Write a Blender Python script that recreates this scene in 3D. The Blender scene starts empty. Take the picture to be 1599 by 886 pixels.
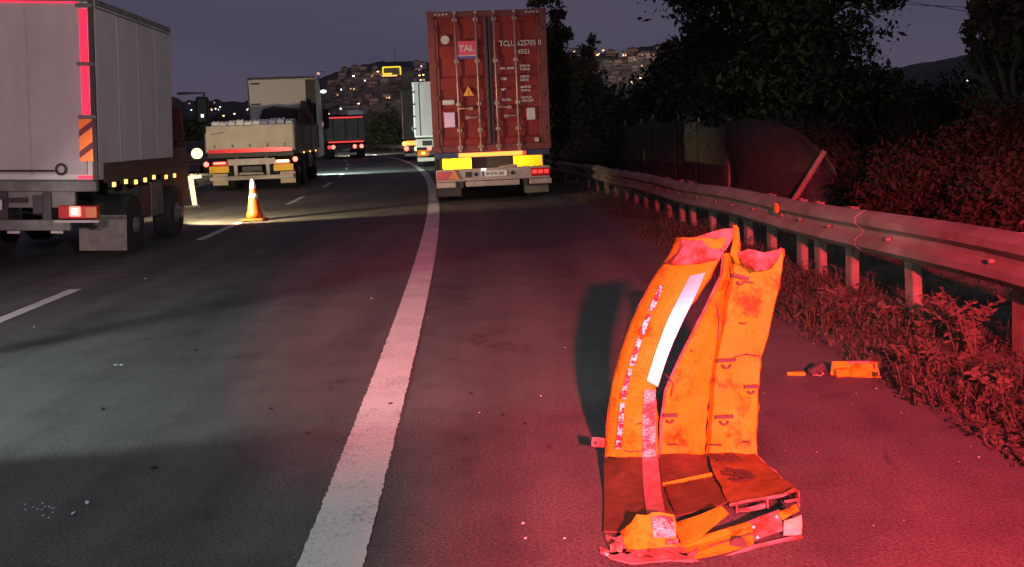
import bpy, bmesh, math, random
import numpy as np
from mathutils import Vector, Matrix, Euler

# ------------------------------------------------------------------ camera
sc = bpy.context.scene
rad = math.radians
FPX, CAM_H, PITCH, ROLL = 1500.0, 1.45, rad(5.2), rad(2.1)
cam_d = bpy.data.cameras.new('camera'); cam = bpy.data.objects.new('camera', cam_d)
sc.collection.objects.link(cam); sc.camera = cam
cam_d.sensor_width = 36.0; cam_d.lens = 36.0 * FPX / 1599.0
cam_d.shift_y = -102.0 / 1599.0
cam_d.clip_start = 0.05; cam_d.clip_end = 6000
cam.matrix_world = (Matrix.Translation((0, 0, CAM_H)) @ Matrix.Rotation(rad(90) - PITCH, 4, 'X')
                    @ Matrix.Rotation(-ROLL, 4, 'Z'))

# ------------------------------------------------------------------ dusk sky
w = bpy.data.worlds.new('World'); sc.world = w; w.use_nodes = True
wn = w.node_tree; wn.nodes.clear()
out = wn.nodes.new('ShaderNodeOutputWorld'); bg = wn.nodes.new('ShaderNodeBackground')
sky = wn.nodes.new('ShaderNodeTexSky'); sky.sky_type = 'NISHITA'; sky.sun_disc = False
sky.sun_elevation = rad(-3.0); sky.sun_rotation = rad(200); sky.air_density = 1.6; sky.dust_density = 2.0
mx = wn.nodes.new('ShaderNodeMixRGB'); mx.inputs[0].default_value = 0.86
mx.inputs[2].default_value = (0.62, 0.55, 0.90, 1)          # thin grey-violet cloud sheet over the whole dome
tcw = wn.nodes.new('ShaderNodeTexCoord'); mpw = wn.nodes.new('ShaderNodeMapping'); mpw.inputs['Scale'].default_value = (2.0, 2.0, 7.0)
nzw = wn.nodes.new('ShaderNodeTexNoise'); nzw.inputs['Scale'].default_value = 1.6; nzw.inputs['Detail'].default_value = 6
rpw = wn.nodes.new('ShaderNodeValToRGB'); rpw.color_ramp.elements[0].position = .35; rpw.color_ramp.elements[1].position = .68
rpw.color_ramp.elements[0].color = (0.57, 0.51, 0.86, 1); rpw.color_ramp.elements[1].color = (0.70, 0.60, 0.93, 1)
wn.links.new(tcw.outputs['Generated'], mpw.inputs[0]); wn.links.new(mpw.outputs[0], nzw.inputs['Vector']); wn.links.new(nzw.outputs['Fac'], rpw.inputs[0]); wn.links.new(rpw.outputs[0], mx.inputs[2])
wn.links.new(sky.outputs[0], mx.inputs[1]); wn.links.new(mx.outputs[0], bg.inputs[0])
bg.inputs[1].default_value = 0.12
wn.links.new(bg.outputs[0], out.inputs[0])
sc.view_settings.view_transform = 'Standard'; sc.view_settings.look = 'None'
sc.view_settings.gamma = 1.0; sc.view_settings.use_curve_mapping = False
sc.view_settings.exposure = 0.15

# ------------------------------------------------------------------ lamps outside the frame, with spots added to lift the light
def spot(name, loc, target, power, col, size=60, blend=0.5, radius=0.06):
    d = bpy.data.lights.new(name, 'SPOT'); d.energy = power; d.color = col
    d.spot_size = rad(size); d.spot_blend = blend; d.shadow_soft_size = radius
    o = bpy.data.objects.new(name, d); sc.collection.objects.link(o)
    o.location = loc
    o.rotation_euler = (Vector(target) - Vector(loc)).to_track_quat('-Z', 'Y').to_euler()
    return o
# red beacon on the roof of the recovery vehicle parked behind the photographer
spot('red_beacon_light', (0.75, -4.0, 2.6), (2.0, 1.85, 0.0), 26000, (1.0, 0.05, 0.085), 43, 0.5, 0.10)
spot('red_fill_left', (-0.25, -4.0, 2.6), (-1.0, 8.4, 0.0), 17000, (1.0, 0.10, 0.14), 14, 1.0, 0.10)  # second red spot, added to tint the edge line pink
# unseen fill spot added to brighten the side of the box truck
spot('box_truck_fill', (2.4, -3.0, 2.9), (-5.3, 13.5, 2.1), 2500, (1.0, 0.93, 0.88), 24, 0.8, 0.08)
# unseen overhead spot added to lift the road on the left
spot('road_fill_light', (-9.5, -2.0, 9.0), (-5.3, 3.2, 0.0), 2600, (0.90, 1.0, 0.95), 50, 0.6, 0.2)
# headlamps of the vehicle queueing next to the photographer in the left lane
spot('queue_headlamp_wide', (-5.35, 4.0, 0.95), (-2.95, 5.55, 0.0), 850, (0.82, 1.0, 0.86), 52, 0.30, 0.05)
spot('queue_headlamp_far', (-5.9, 4.0, 0.95), (-5.5, 13.0, 0.9), 330, (1.0, 0.42, 0.48), 55, 0.25, 0.05)
spot('queue_fill_low', (-5.6, 4.0, 0.95), (-4.3, 9.2, 0.0), 520, (1.0, 0.84, 0.80), 38, 0.35, 0.05)  # third spot, added to light the lane beyond the dark band
# unseen spot added to brighten the container doors
spot('container_fill', (-1.7, -3.2, 1.0), (-0.5, 20.0, 2.5), 2300, (1.0, 0.88, 0.88), 15, 0.9, 0.06)
# white spot added at the camera so the reflective parts shine back
spot('camera_fill', (0.05, 0.0, 1.50), (0.3, 12.0, 0.6), 210, (1.0, 0.95, 0.86), 70, 0.8, 0.01)

# ------------------------------------------------------------------ helpers
C = sc.collection
def ray(x, y):
    u, v = x - 799.5, 341.0 - y
    a = u * math.cos(ROLL) + v * math.sin(ROLL); b = -u * math.sin(ROLL) + v * math.cos(ROLL)
    return (a, FPX * math.cos(PITCH) + b * math.sin(PITCH), -FPX * math.sin(PITCH) + b * math.cos(PITCH))
def at(x, y, Y):
    d = ray(x, y); t = Y / d[1]
    return Vector((d[0] * t, Y, CAM_H + d[2] * t))
def ground(x, y, z=0.0):
    d = ray(x, y); t = (z - CAM_H) / d[2]
    return Vector((d[0] * t, d[1] * t, z))
EC = (-4.413756e-06, -0.0010627996, -0.0303224658, -0.55439)
def xe(y):                                     # the solid white edge line runs along this curve
    if y > 110: 
        return xe(110) + (y - 110) * (-0.0303 - 0.0021256 * 110 - 1.324e-5 * 12100)
    return ((EC[0] * y + EC[1]) * y + EC[2]) * y + EC[3]

class MB:
    def __init__(s): s.v = []; s.f = []
    def add(s, vs, fs):
        o = len(s.v); s.v += [tuple(p) for p in vs]; s.f += [tuple(i + o for i in f) for f in fs]; return s
    def box(s, c, d, rot=None, taper=1.0):
        vs = []
        for z in (-.5, .5):
            k = taper if z > 0 else 1.0
            for x, y in ((-.5, -.5), (.5, -.5), (.5, .5), (-.5, .5)):
                p = Vector((x * d[0] * k, y * d[1] * k, z * d[2]))
                if rot: p = Euler(rot).to_matrix() @ p
                vs.append(p + Vector(c))
        return s.add(vs, [(3, 2, 1, 0), (4, 5, 6, 7), (0, 1, 5, 4), (1, 2, 6, 5), (2, 3, 7, 6), (3, 0, 4, 7)])
    def tube(s, path, r, n=8, cap=True):
        path = [Vector(p) for p in path]; m = len(path)
        rs = r if isinstance(r, (list, tuple)) else [r] * m
        vs = []
        for i, p in enumerate(path):
            t = (path[min(i + 1, m - 1)] - path[max(i - 1, 0)]).normalized()
            a = t.orthogonal().normalized() if i == 0 else (a - t * a.dot(t)).normalized()
            b = t.cross(a)
            for k in range(n):
                q = 2 * math.pi * k / n
                vs.append(p + (a * math.cos(q) + b * math.sin(q)) * rs[i])
        fs = [(i * n + k, i * n + (k + 1) % n, (i + 1) * n + (k + 1) % n, (i + 1) * n + k) for i in range(m - 1) for k in range(n)]
        if cap: fs += [tuple(range(n - 1, -1, -1)), tuple(range((m - 1) * n, m * n))]
        return s.add(vs, fs)
    def lathe(s, prof, axis='Z', c=(0, 0, 0), n=20):
        vs = []
        for r, h in prof:
            for k in range(n):
                q = 2 * math.pi * k / n
                p = (r * math.cos(q), r * math.sin(q), h)
                if axis == 'X': p = (h, r * math.cos(q), r * math.sin(q))
                if axis == 'Y': p = (r * math.sin(q), h, r * math.cos(q))
                vs.append(Vector(p) + Vector(c))
        m = len(prof)
        fs = [(i * n + k, i * n + (k + 1) % n, (i + 1) * n + (k + 1) % n, (i + 1) * n + k) for i in range(m - 1) for k in range(n)]
        fs += [tuple(range(n - 1, -1, -1)), tuple(range((m - 1) * n, m * n))]
        return s.add(vs, fs)
    def prism(s, poly, ext):
        poly = [Vector(p) for p in poly]; e = Vector(ext); n = len(poly)
        return s.add(poly + [p + e for p in poly], [tuple(range(n - 1, -1, -1)), tuple(range(n, 2 * n))] +
                     [(i, (i + 1) % n, n + (i + 1) % n, n + i) for i in range(n)])
    def grid(s, rows):
        n = len(rows[0]); vs = [p for r in rows for p in r]
        return s.add(vs, [(i * n + k, i * n + k + 1, (i + 1) * n + k + 1, (i + 1) * n + k) for i in range(len(rows) - 1) for k in range(n - 1)])
    def build(s, name, mat, parent=None, bevel=0, smooth=False, solid=0, sub=0, kind=None, label=None, loc=None):
        me = bpy.data.meshes.new(name); me.from_pydata(s.v, [], s.f)
        bm = bmesh.new(); bm.from_mesh(me)
        bmesh.ops.recalc_face_normals(bm, faces=bm.faces)
        if sub: bmesh.ops.subdivide_edges(bm, edges=bm.edges, cuts=sub, use_grid_fill=True)
        if solid: bmesh.ops.solidify(bm, geom=bm.faces[:], thickness=solid)
        if bevel: bmesh.ops.bevel(bm, geom=bm.edges[:], offset=bevel, segments=1, affect='EDGES', clamp_overlap=True)
        bm.to_mesh(me); bm.free()
        if smooth: me.polygons.foreach_set('use_smooth', [True] * len(me.polygons))
        me.materials.append(mat)
        o = bpy.data.objects.new(name, me); C.objects.link(o)
        if parent: o.parent = parent
        if loc is not None: o.location = loc
        if kind: o['kind'] = kind
        if label: o['label'] = label
        return o
def B(c, d, rot=None, taper=1.0): return MB().box(c, d, rot, taper)
def T(p, r, n=8): return MB().tube(p, r, n)
def tag(o, label, cat, group=None):
    o['label'] = label; o['category'] = cat
    if group: o['group'] = group
    return o
def thing(name, label, cat, loc, rot=(0, 0, 0), group=None):
    o = bpy.data.objects.new(name, None); C.objects.link(o)
    o.location = loc; o.rotation_euler = rot; o.empty_display_size = 0.2
    return tag(o, label, cat, group)
def copy_tree(o, parent=None):
    c = o.copy(); C.objects.link(c); c.parent = parent
    for ch in list(o.children): copy_tree(ch, c)
    return c
def lettering(txt, size, loc, parent, mat, rot=(rad(90), 0, 0), align='LEFT', bold=0.0, sx=1.0):
    cu = bpy.data.curves.new('lettering', 'FONT'); cu.body = txt; cu.size = size; cu.align_x = align
    cu.extrude = 0.001; cu.offset = bold; cu.resolution_u = 2
    tmp = bpy.data.objects.new('tmp', cu); C.objects.link(tmp)
    me = bpy.data.meshes.new_from_object(tmp.evaluated_get(bpy.context.evaluated_depsgraph_get()))
    bpy.data.objects.remove(tmp); me.materials.clear(); me.materials.append(mat)
    o = bpy.data.objects.new('lettering', me); C.objects.link(o); o.parent = parent
    o.location = loc; o.rotation_euler = rot; o.scale = (sx, 1, 1)
    return o

# ------------------------------------------------------------------ materials
def M(name, col, rough=0.6, metal=0.0, col2=None, scale=4.0, mix=0.5, bump=0.0, bscale=60.0, spec=0.5, detail=6.0, sharp=(0.35, 0.7), emit=None, est=0.0, stretch=None):
    m = bpy.data.materials.new(name); m.use_nodes = True
    nt = m.node_tree; p = nt.nodes['Principled BSDF']
    p.inputs['Base Color'].default_value = (*col, 1); p.inputs['Roughness'].default_value = rough
    p.inputs['Metallic'].default_value = metal; p.inputs['Specular IOR Level'].default_value = spec
    tc = nt.nodes.new('ShaderNodeTexCoord')
    src = tc.outputs['Object']
    if stretch:
        mp = nt.nodes.new('ShaderNodeMapping'); mp.inputs['Scale'].default_value = stretch
        nt.links.new(src, mp.inputs[0]); src = mp.outputs[0]
    if col2:
        n = nt.nodes.new('ShaderNodeTexNoise'); n.inputs['Scale'].default_value = scale; n.inputs['Detail'].default_value = detail
        n.inputs['Roughness'].default_value = 0.65
        r = nt.nodes.new('ShaderNodeValToRGB')
        r.color_ramp.elements[0].position = sharp[0]; r.color_ramp.elements[1].position = sharp[1]
        r.color_ramp.elements[0].color = (*col, 1); r.color_ramp.elements[1].color = (*col2, 1)
        nt.links.new(src, n.inputs['Vector']); nt.links.new(n.outputs['Fac'], r.inputs[0])
        nt.links.new(r.outputs[0], p.inputs['Base Color'])
    if bump:
        n2 = nt.nodes.new('ShaderNodeTexNoise'); n2.inputs['Scale'].default_value = bscale; n2.inputs['Detail'].default_value = 4
        b = nt.nodes.new('ShaderNodeBump'); b.inputs['Strength'].default_value = bump; b.inputs['Distance'].default_value = 0.02
        nt.links.new(src, n2.inputs['Vector']); nt.links.new(n2.outputs['Fac'], b.inputs['Height']); nt.links.new(b.outputs[0], p.inputs['Normal'])
    if emit:
        p.inputs['Emission Color'].default_value = (*emit, 1); p.inputs['Emission Strength'].default_value = est
    return m
def asphalt_mat():
    m = bpy.data.materials.new('asphalt'); m.use_nodes = True; nt = m.node_tree; p = nt.nodes['Principled BSDF']
    tc = nt.nodes.new('ShaderNodeTexCoord')
    def noise(s, d, r=0.6):
        n = nt.nodes.new('ShaderNodeTexNoise'); n.inputs['Scale'].default_value = s; n.inputs['Detail'].default_value = d; n.inputs['Roughness'].default_value = r
        nt.links.new(tc.outputs['Object'], n.inputs['Vector']); return n
    def ramp(src, a, b, pa, pb):
        r = nt.nodes.new('ShaderNodeValToRGB'); r.color_ramp.elements[0].position = pa; r.color_ramp.elements[1].position = pb
        r.color_ramp.elements[0].color = (*a, 1); r.color_ramp.elements[1].color = (*b, 1); nt.links.new(src, r.inputs[0]); return r
    def mixc(t, f, a, b):
        x = nt.nodes.new('ShaderNodeMixRGB'); x.blend_type = t; x.inputs[0].default_value = f
        nt.links.new(a, x.inputs[1]); nt.links.new(b, x.inputs[2]); return x
    big = ramp(noise(0.35, 5).outputs['Fac'], (.105, .105, .11), (.15, .15, .15), .35, .7)
    agg = ramp(noise(75, 8, .85).outputs['Fac'], (.12, .12, .12), (1.5, 1.5, 1.46), .36, .68)
    patch = ramp(noise(2.6, 6).outputs['Fac'], (.78, .78, .78), (1, 1, 1), .36, .55)
    v = nt.nodes.new('ShaderNodeTexVoronoi'); v.inputs['Scale'].default_value = 95; nt.links.new(tc.outputs['Object'], v.inputs['Vector'])
    chips = ramp(v.outputs['Distance'], (1.9, 1.9, 1.8), (1, 1, 1), .04, .16)
    c = mixc('MULTIPLY', 1, big.outputs[0], agg.outputs[0]); c = mixc('MULTIPLY', 1, c.outputs[0], patch.outputs[0]); c = mixc('MULTIPLY', .6, c.outputs[0], chips.outputs[0])
    mp = nt.nodes.new('ShaderNodeMapping'); mp.inputs['Scale'].default_value = (1.0, .07, 1.0); nt.links.new(tc.outputs['Object'], mp.inputs[0])
    sn = nt.nodes.new('ShaderNodeTexNoise'); sn.inputs['Scale'].default_value = 2.2; sn.inputs['Detail'].default_value = 8; nt.links.new(mp.outputs[0], sn.inputs['Vector'])
    streak = ramp(sn.outputs['Fac'], (.72, .72, .73), (1.16, 1.15, 1.13), .34, .66)
    wob = nt.nodes.new('ShaderNodeMixRGB'); wob.inputs[0].default_value = .12; nt.links.new(tc.outputs['Object'], wob.inputs[1]); nt.links.new(noise(3.0, 5).outputs['Color'], wob.inputs[2])
    cv = nt.nodes.new('ShaderNodeTexVoronoi'); cv.feature = 'DISTANCE_TO_EDGE'; cv.inputs['Scale'].default_value = .55; nt.links.new(wob.outputs[0], cv.inputs['Vector'])
    crack = ramp(cv.outputs['Distance'], (.25, .25, .25), (1, 1, 1), .0025, .006)
    cm = ramp(noise(.8, 3).outputs['Fac'], (0, 0, 0), (.6, .6, .6), .58, .68)
    c = mixc('MULTIPLY', 1, c.outputs[0], streak.outputs[0])
    ck = mixc('MULTIPLY', 1, c.outputs[0], crack.outputs[0]); nt.links.new(cm.outputs[0], ck.inputs[0]); c = ck
    oil = ramp(noise(1.3, 9, .7).outputs['Fac'], (.5, .5, .5), (1, 1, 1), .30, .38); c = mixc('MULTIPLY', 1, c.outputs[0], oil.outputs[0])
    nt.links.new(c.outputs[0], p.inputs['Base Color'])
    p.inputs['Roughness'].default_value = .82; p.inputs['Specular IOR Level'].default_value = .3
    b = nt.nodes.new('ShaderNodeBump'); b.inputs['Strength'].default_value = .55; b.inputs['Distance'].default_value = .012
    nt.links.new(noise(130, 5, .7).outputs['Fac'], b.inputs['Height']); nt.links.new(b.outputs[0], p.inputs['Normal'])
    return m
def paint_mat():
    m = bpy.data.materials.new('road_paint'); m.use_nodes = True; nt = m.node_tree; p = nt.nodes['Principled BSDF']
    tc = nt.nodes.new('ShaderNodeTexCoord')
    n = nt.nodes.new('ShaderNodeTexNoise'); n.inputs['Scale'].default_value = 55; n.inputs['Detail'].default_value = 8; n.inputs['Roughness'].default_value = .75
    n3 = nt.nodes.new('ShaderNodeTexNoise'); n3.inputs['Scale'].default_value = 3; n3.inputs['Detail'].default_value = 4
    ad = nt.nodes.new('ShaderNodeMath'); ad.operation = 'MULTIPLY_ADD'; ad.inputs[1].default_value = .45
    nt.links.new(tc.outputs['Object'], n.inputs['Vector']); nt.links.new(tc.outputs['Object'], n3.inputs['Vector'])
    nt.links.new(n3.outputs['Fac'], ad.inputs[0]); nt.links.new(n.outputs['Fac'], ad.inputs[2])
    r = nt.nodes.new('ShaderNodeValToRGB'); r.color_ramp.elements[0].position = .50; r.color_ramp.elements[1].position = .72
    r.color_ramp.elements[0].color = (.20, .20, .20, 1); r.color_ramp.elements[1].color = (.58, .57, .55, 1)
    nt.links.new(ad.outputs[0], r.inputs[0]); nt.links.new(r.outputs[0], p.inputs['Base Color']); p.inputs['Roughness'].default_value = .7
    b = nt.nodes.new('ShaderNodeBump'); b.inputs['Strength'].default_value = .4; b.inputs['Distance'].default_value = .01
    nt.links.new(n.outputs['Fac'], b.inputs['Height']); nt.links.new(b.outputs[0], p.inputs['Normal'])
    return m
mt = {
 'asphalt': asphalt_mat(), 'paint': paint_mat(),
 'soil': M('soil', (.05, .042, .03), .95, col2=(.09, .075, .05), scale=2.5, bump=.6, bscale=25),
 'hill': M('hill_scrub', (.030, .034, .030), .95, col2=(.075, .07, .06), scale=.03),
 'galv': M('galvanised_steel', (.21, .195, .18), .6, .3, col2=(.10, .075, .06), scale=2.2, detail=12, bump=.25, bscale=14),
 'post': M('post_steel', (.15, .12, .10), .75, .1, col2=(.07, .045, .035), scale=6, bump=.2, bscale=40),
 'rubber': M('rubber', (.018, .018, .019), .8, bump=.2, bscale=80),
 'black': M('black_plastic', (.015, .015, .016), .5), 'dark': M('dark_steel', (.035, .035, .04), .6, .2, col2=(.06, .055, .05), scale=5),
 'rim': M('wheel_rim', (.25, .25, .25), .5, .5, col2=(.12, .11, .10), scale=8),
 'maroon': M('container_paint', (.27, .034, .032), .6, col2=(.16, .020, .020), scale=1.6, bump=.1, bscale=8, detail=9, spec=.2),
 'maroond': M('container_frame_paint', (.20, .036, .034), .6, col2=(.12, .025, .022), scale=2.4, detail=9),
 'rod': M('locking_rod_zinc', (.50, .36, .33), .5, .3, col2=(.33, .22, .19), scale=6),
 'white': M('white_paint', (.72, .71, .69), .5), 'cream': M('worn_white_panel', (.58, .53, .46), .6, col2=(.44, .38, .31), scale=2.0, detail=9),
 'gel': M('box_panel_white_dim', (.46, .40, .41), .6, col2=(.34, .29, .30), scale=1.4, detail=10, stretch=(1, 1, .35)),  # darker copy of the box white, offsets strong light on the rear
 'gelside': M('box_side_white_lit', (.62, .63, .61), .6, col2=(.48, .48, .46), scale=1.6, detail=10, stretch=(1, 1, .3)),  # lighter copy of the box white, makes up for weak side light
 'grime': M('grimy_steel', (.20, .21, .20), .65, .1, col2=(.09, .085, .08), scale=5, detail=9),
 'skirt': M('brown_skirt', (.085, .06, .045), .7, col2=(.05, .04, .035), scale=4),
 'flap': M('dirty_mudflap', (.17, .15, .14), .8, col2=(.10, .09, .085), scale=7),
 'cflap': M('cream_mudflap', (.62, .54, .42), .75, col2=(.45, .37, .28), scale=6),
 'blue': M('blue_steel', (.045, .05, .13), .5, .2, col2=(.03, .03, .08), scale=5),
 'pinkgrey': M('bumper_paint', (.46, .36, .36), .55, col2=(.34, .25, .25), scale=5),
 'amber_refl': M('amber_reflector_board', (1.0, .46, .01), .21, 1.0, bump=.05, bscale=260),
 'yellow_board': M('yellow_board', (1.0, .58, .015), .5, 0.0),
 'red_refl': M('red_reflective_tape', (.85, .02, .05), .3, .3), 'orange_refl': M('orange_reflective', (.95, .22, .02), .35, .2),
 'stripe_dark': M('dark_red_stripe', (.20, .02, .025), .5),
 'retro': M('white_reflective_tape', (.98, .97, .96), .50, 1.0, bump=.05, bscale=330),
 'retro_worn': M('worn_reflective_tape', (.85, .62, .60), .42, .6, col2=(.55, .12, .12), scale=16, sharp=(.42, .55), bump=.6, bscale=120),
 'tape_rw': M('red_white_tape', (.75, .03, .06), .35, .4, col2=(.95, .80, .78), scale=42, sharp=(.50, .54), bump=.4, bscale=150),
 'signpink': M('sign_magenta', (.72, .055, .14), .5), 'bluestrip': M('sign_blue', (.07, .06, .30), .5),
 'decal': M('white_decal', (.62, .60, .58), .6, col2=(.45, .42, .41), scale=9), 'plate': M('number_plate', (.80, .78, .76), .4),
 'warn': M('warning_orange', (.90, .34, .02), .5),
 'redlens': M('red_lens', (.45, .01, .015), .25), 'orange_lens': M('orange_lens', (.6, .16, .01), .25),
 'glass': M('dark_glass', (.012, .013, .016), .08, spec=.8),
 'tarp': M('dark_tarpaulin', (.045, .042, .042), .7, bump=.5, bscale=8), 'brown': M('brown_sack', (.16, .09, .055), .85, col2=(.09, .05, .03), scale=6, bump=.5, bscale=20),
 'packw': M('white_shrink_film', (.62, .64, .68), .35), 'packb': M('blue_shrink_film', (.16, .22, .40), .35),
 'cone': M('cone_plastic', (.85, .12, .015), .45, col2=(.70, .09, .01), scale=9), 'conew': M('cone_sleeve', (.88, .87, .84), .35),
 'bark': M('bark', (.07, .05, .04), .9, col2=(.03, .025, .02), scale=12, bump=.8, bscale=30),
 'leaf_a': M('leaf_dark', (.075, .082, .045), .65, col2=(.045, .055, .030), scale=1.5, spec=.12),
 'leaf_b': M('leaf_olive', (.105, .095, .055), .7, col2=(.06, .062, .036), scale=1.5, spec=.12),
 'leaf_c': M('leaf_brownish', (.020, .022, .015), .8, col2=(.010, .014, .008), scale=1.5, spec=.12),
 'dry': M('dry_weeds', (.060, .046, .030), .9, col2=(.032, .034, .020), scale=9), 'green': M('verge_green', (.028, .042, .022), .85, col2=(.045, .042, .024), scale=9),
 'mesh': M('windbreak_netting', (.12, .13, .11), .9, col2=(.07, .07, .062), scale=5, detail=12, bump=.5, bscale=90, spec=.05),
 'fencepost': M('fence_post', (.32, .24, .20), .8, col2=(.2, .14, .11), scale=6),
 'wall_a': M('plaster_pale', (.46, .40, .37), .85, col2=(.36, .31, .29), scale=.4), 'wall_b': M('plaster_pink', (.42, .30, .26), .85, col2=(.33, .24, .22), scale=.4),
 'wall_c': M('plaster_grey', (.28, .26, .26), .85, col2=(.22, .2, .2), scale=.4),
 'roof': M('roof_tiles', (.18, .085, .06), .85, col2=(.12, .06, .05), scale=.6), 'roofg': M('roof_grey', (.12, .11, .11), .85),
 'wire': M('cable', (.02, .02, .02), .7), 'wood': M('white_board', (.75, .70, .62), .6),
}
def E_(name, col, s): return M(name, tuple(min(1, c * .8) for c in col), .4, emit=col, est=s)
mt.update({
 'tail_on': E_('lit_tail_lamp', (1.0, .10, .07), 5.0), 'tail_hot': E_('lit_tail_lamp_core', (1.0, .45, .30), 5.0), 'tail_dim': E_('lit_tail_lamp_dim', (1.0, .05, .05), 1.0),
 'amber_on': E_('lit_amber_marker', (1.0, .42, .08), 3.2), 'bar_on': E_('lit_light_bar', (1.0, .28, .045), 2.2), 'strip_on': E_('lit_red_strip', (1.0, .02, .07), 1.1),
 'head_on': E_('lit_headlamp', (1.0, .76, .40), 1.9), 'plate_on': E_('lit_plate_lamp', (1.0, .9, .95), 4.0),
 'win_warm': E_('lit_window_warm', (1.0, .52, .18), 1.6), 'win_cool': E_('lit_window_cool', (.85, .95, 1.0), 1.8), 'win_dim': E_('lit_window_dim', (1.0, .60, .38), .55),
 'neon': E_('yellow_neon', (1.0, .76, .03), 1.0), 'lamp_cool': E_('lit_street_lamp', (.72, 1.0, .86), 9.0), 'lamp_warm': E_('lit_street_lamp_warm', (1.0, .62, .24), 7.0),
})
_m = mt['mesh'].node_tree; _p = _m.nodes['Principled BSDF']; _t = _m.nodes.new('ShaderNodeBsdfTransparent'); _x = _m.nodes.new('ShaderNodeMixShader')
_c = _m.nodes.new('ShaderNodeTexCoord'); _n = _m.nodes.new('ShaderNodeTexNoise'); _n.inputs['Scale'].default_value = 60; _r = _m.nodes.new('ShaderNodeMapRange')
_r.inputs[1].default_value = .3; _r.inputs[2].default_value = .7; _r.inputs[3].default_value = .10; _r.inputs[4].default_value = .65
_m.links.new(_c.outputs['Object'], _n.inputs['Vector']); _m.links.new(_n.outputs['Fac'], _r.inputs[0]); _m.links.new(_r.outputs[0], _x.inputs[0])     # open weave
_m.links.new(_p.outputs[0], _x.inputs[1]); _m.links.new(_t.outputs[0], _x.inputs[2]); _m.links.new(_x.outputs[0], _m.nodes['Material Output'].inputs[0])
rnd = random.Random(7)

# ================================================================== SETTING
g = MB(); N = 48                                # one sheet to the horizon, denser near the camera
rr = [0, 6, 12, 25, 50, 100, 220, 500, 1100, 2600]
g.v.append((0, 0, -0.03))
for r in rr[1:]:
    for k in range(N): g.v.append((r * math.cos(2 * math.pi * k / N), r * math.sin(2 * math.pi * k / N), -0.03))
for k in range(N): g.f.append((0, 1 + k, 1 + (k + 1) % N))
for i in range(len(rr) - 2):
    for k in range(N): g.f.append((1 + i * N + k, 1 + (i + 1) * N + k, 1 + (i + 1) * N + (k + 1) % N, 1 + i * N + (k + 1) % N))
g.build('ground', mt['soil'], kind='structure')
ys = [-6 + .5 * i for i in range(60)] + [24 + 2 * i for i in range(64)]
rows = []
for i, y in enumerate(ys):
    e = xe(max(y, 0)) + 2.88 + .10 * math.sin(y * 1.9) + .06 * math.sin(y * 5.3 + 1)
    rows.append([(xe(max(y, 0)) - 26, y, 0), (xe(max(y, 0)) - 10, y, 0), (xe(max(y, 0)) - 4, y, 0), (xe(max(y, 0)) + 1.5, y, 0), (e, y, 0)])
MB().grid(rows).build('road', mt['asphalt'], kind='structure')
def strip(y0, y1, off, wd, st):
    n = max(2, int((y1 - y0) / st) + 1); r = []
    for i in range(n):
        y = y0 + (y1 - y0) * i / (n - 1)
        r.append([(xe(y) + off - wd / 2 + rnd.uniform(-.0045, .0045), y, .005), (xe(y) + off + wd / 2 + rnd.uniform(-.0045, .0045), y, .005)])
    return MB().grid(r)
strip(0.5, 130, 0.0, .225, .022).build('edge_line', mt['paint'], kind='structure')
for y0, y1 in [(-1.2, 2.0), (6.8, 9.7), (14.2, 17.1), (21.3, 24.0), (28.2, 31.0), (35.2, 38.0), (42.2, 45), (49.2, 52), (56.2, 59)]:
    off = -3.52 if y0 < 12 else -3.44 if y0 < 18 else -3.24 if y0 < 26 else -3.15
    strip(y0, y1, off, .13, .03).build('lane_line', mt['paint'], kind='structure')
strip(26, 110, -7.6, .16, .5).build('left_line', mt['paint'], kind='structure')

# verge: raised uneven soil between asphalt and fence
rows = []
for i in range(90):
    y = 1.5 + i * .45; r = []
    for k in range(9):
        o = 2.75 + k * .35
        z = -.01 + min(.10, k * .025) + .03 * math.sin(y * 3 + k * 2) * (k > 0) + (0.0 if k < 5 else (k - 4) * .03)
        r.append((xe(y) + o, y, z))
    rows.append(r)
MB().grid(rows).build('verge', mt['soil'], smooth=True, kind='structure')

# ------------------------------------------------------------------ hills
def hill(name, base, pts, depth, seed):
    """pts: (pixel x, pixel y of the crest) at distance base; slope falls to the front over `depth` metres"""
    rn = random.Random(seed); rows = []
    P = []
    for (x0, y0), (x1, y1) in zip(pts, pts[1:]):
        for k in range(6): P.append((x0 + (x1 - x0) * k / 6, y0 + (y1 - y0) * k / 6 + rn.uniform(-1.2, 1.2)))
    P.append(pts[-1])
    crest = [at(x, y, base) for x, y in P]
    for t in (0, .2, .4, .6, .8, 1.0, 1.15):
        r = []
        for c in crest:
            d = Vector((c.x, c.y, 0)).normalized()
            q = t if t <= 1 else 2 - t
            z = -1 + (c.z + 1) * (q ** 1.15) + (rn.uniform(-.6, .6) if 0 < t < 1 else 0)
            p = Vector((c.x, c.y, 0)) - d * depth * (1 - t); r.append((p.x, p.y, z))
        rows.append(r)
    return MB().grid(rows).build(name, mt['hill'], smooth=True, kind='structure'), crest
hill('hill', 860, [(380, 205), (440, 160), (500, 122), (545, 106), (590, 97), (640, 95), (690, 98), (760, 90), (850, 86), (900, 80), (960, 84), (1010, 72), (1060, 64), (1120, 70), (1200, 110), (1280, 150)], 420, 3)
hill('hill', 1500, [(-40, 190), (120, 176), (250, 160), (330, 158), (400, 160), (480, 170)], 500, 5)
hill('hill', 700, [(1240, 150), (1330, 122), (1390, 108), (1450, 97), (1500, 88), (1560, 78), (1640, 70), (1760, 60)], 300, 9)

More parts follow.
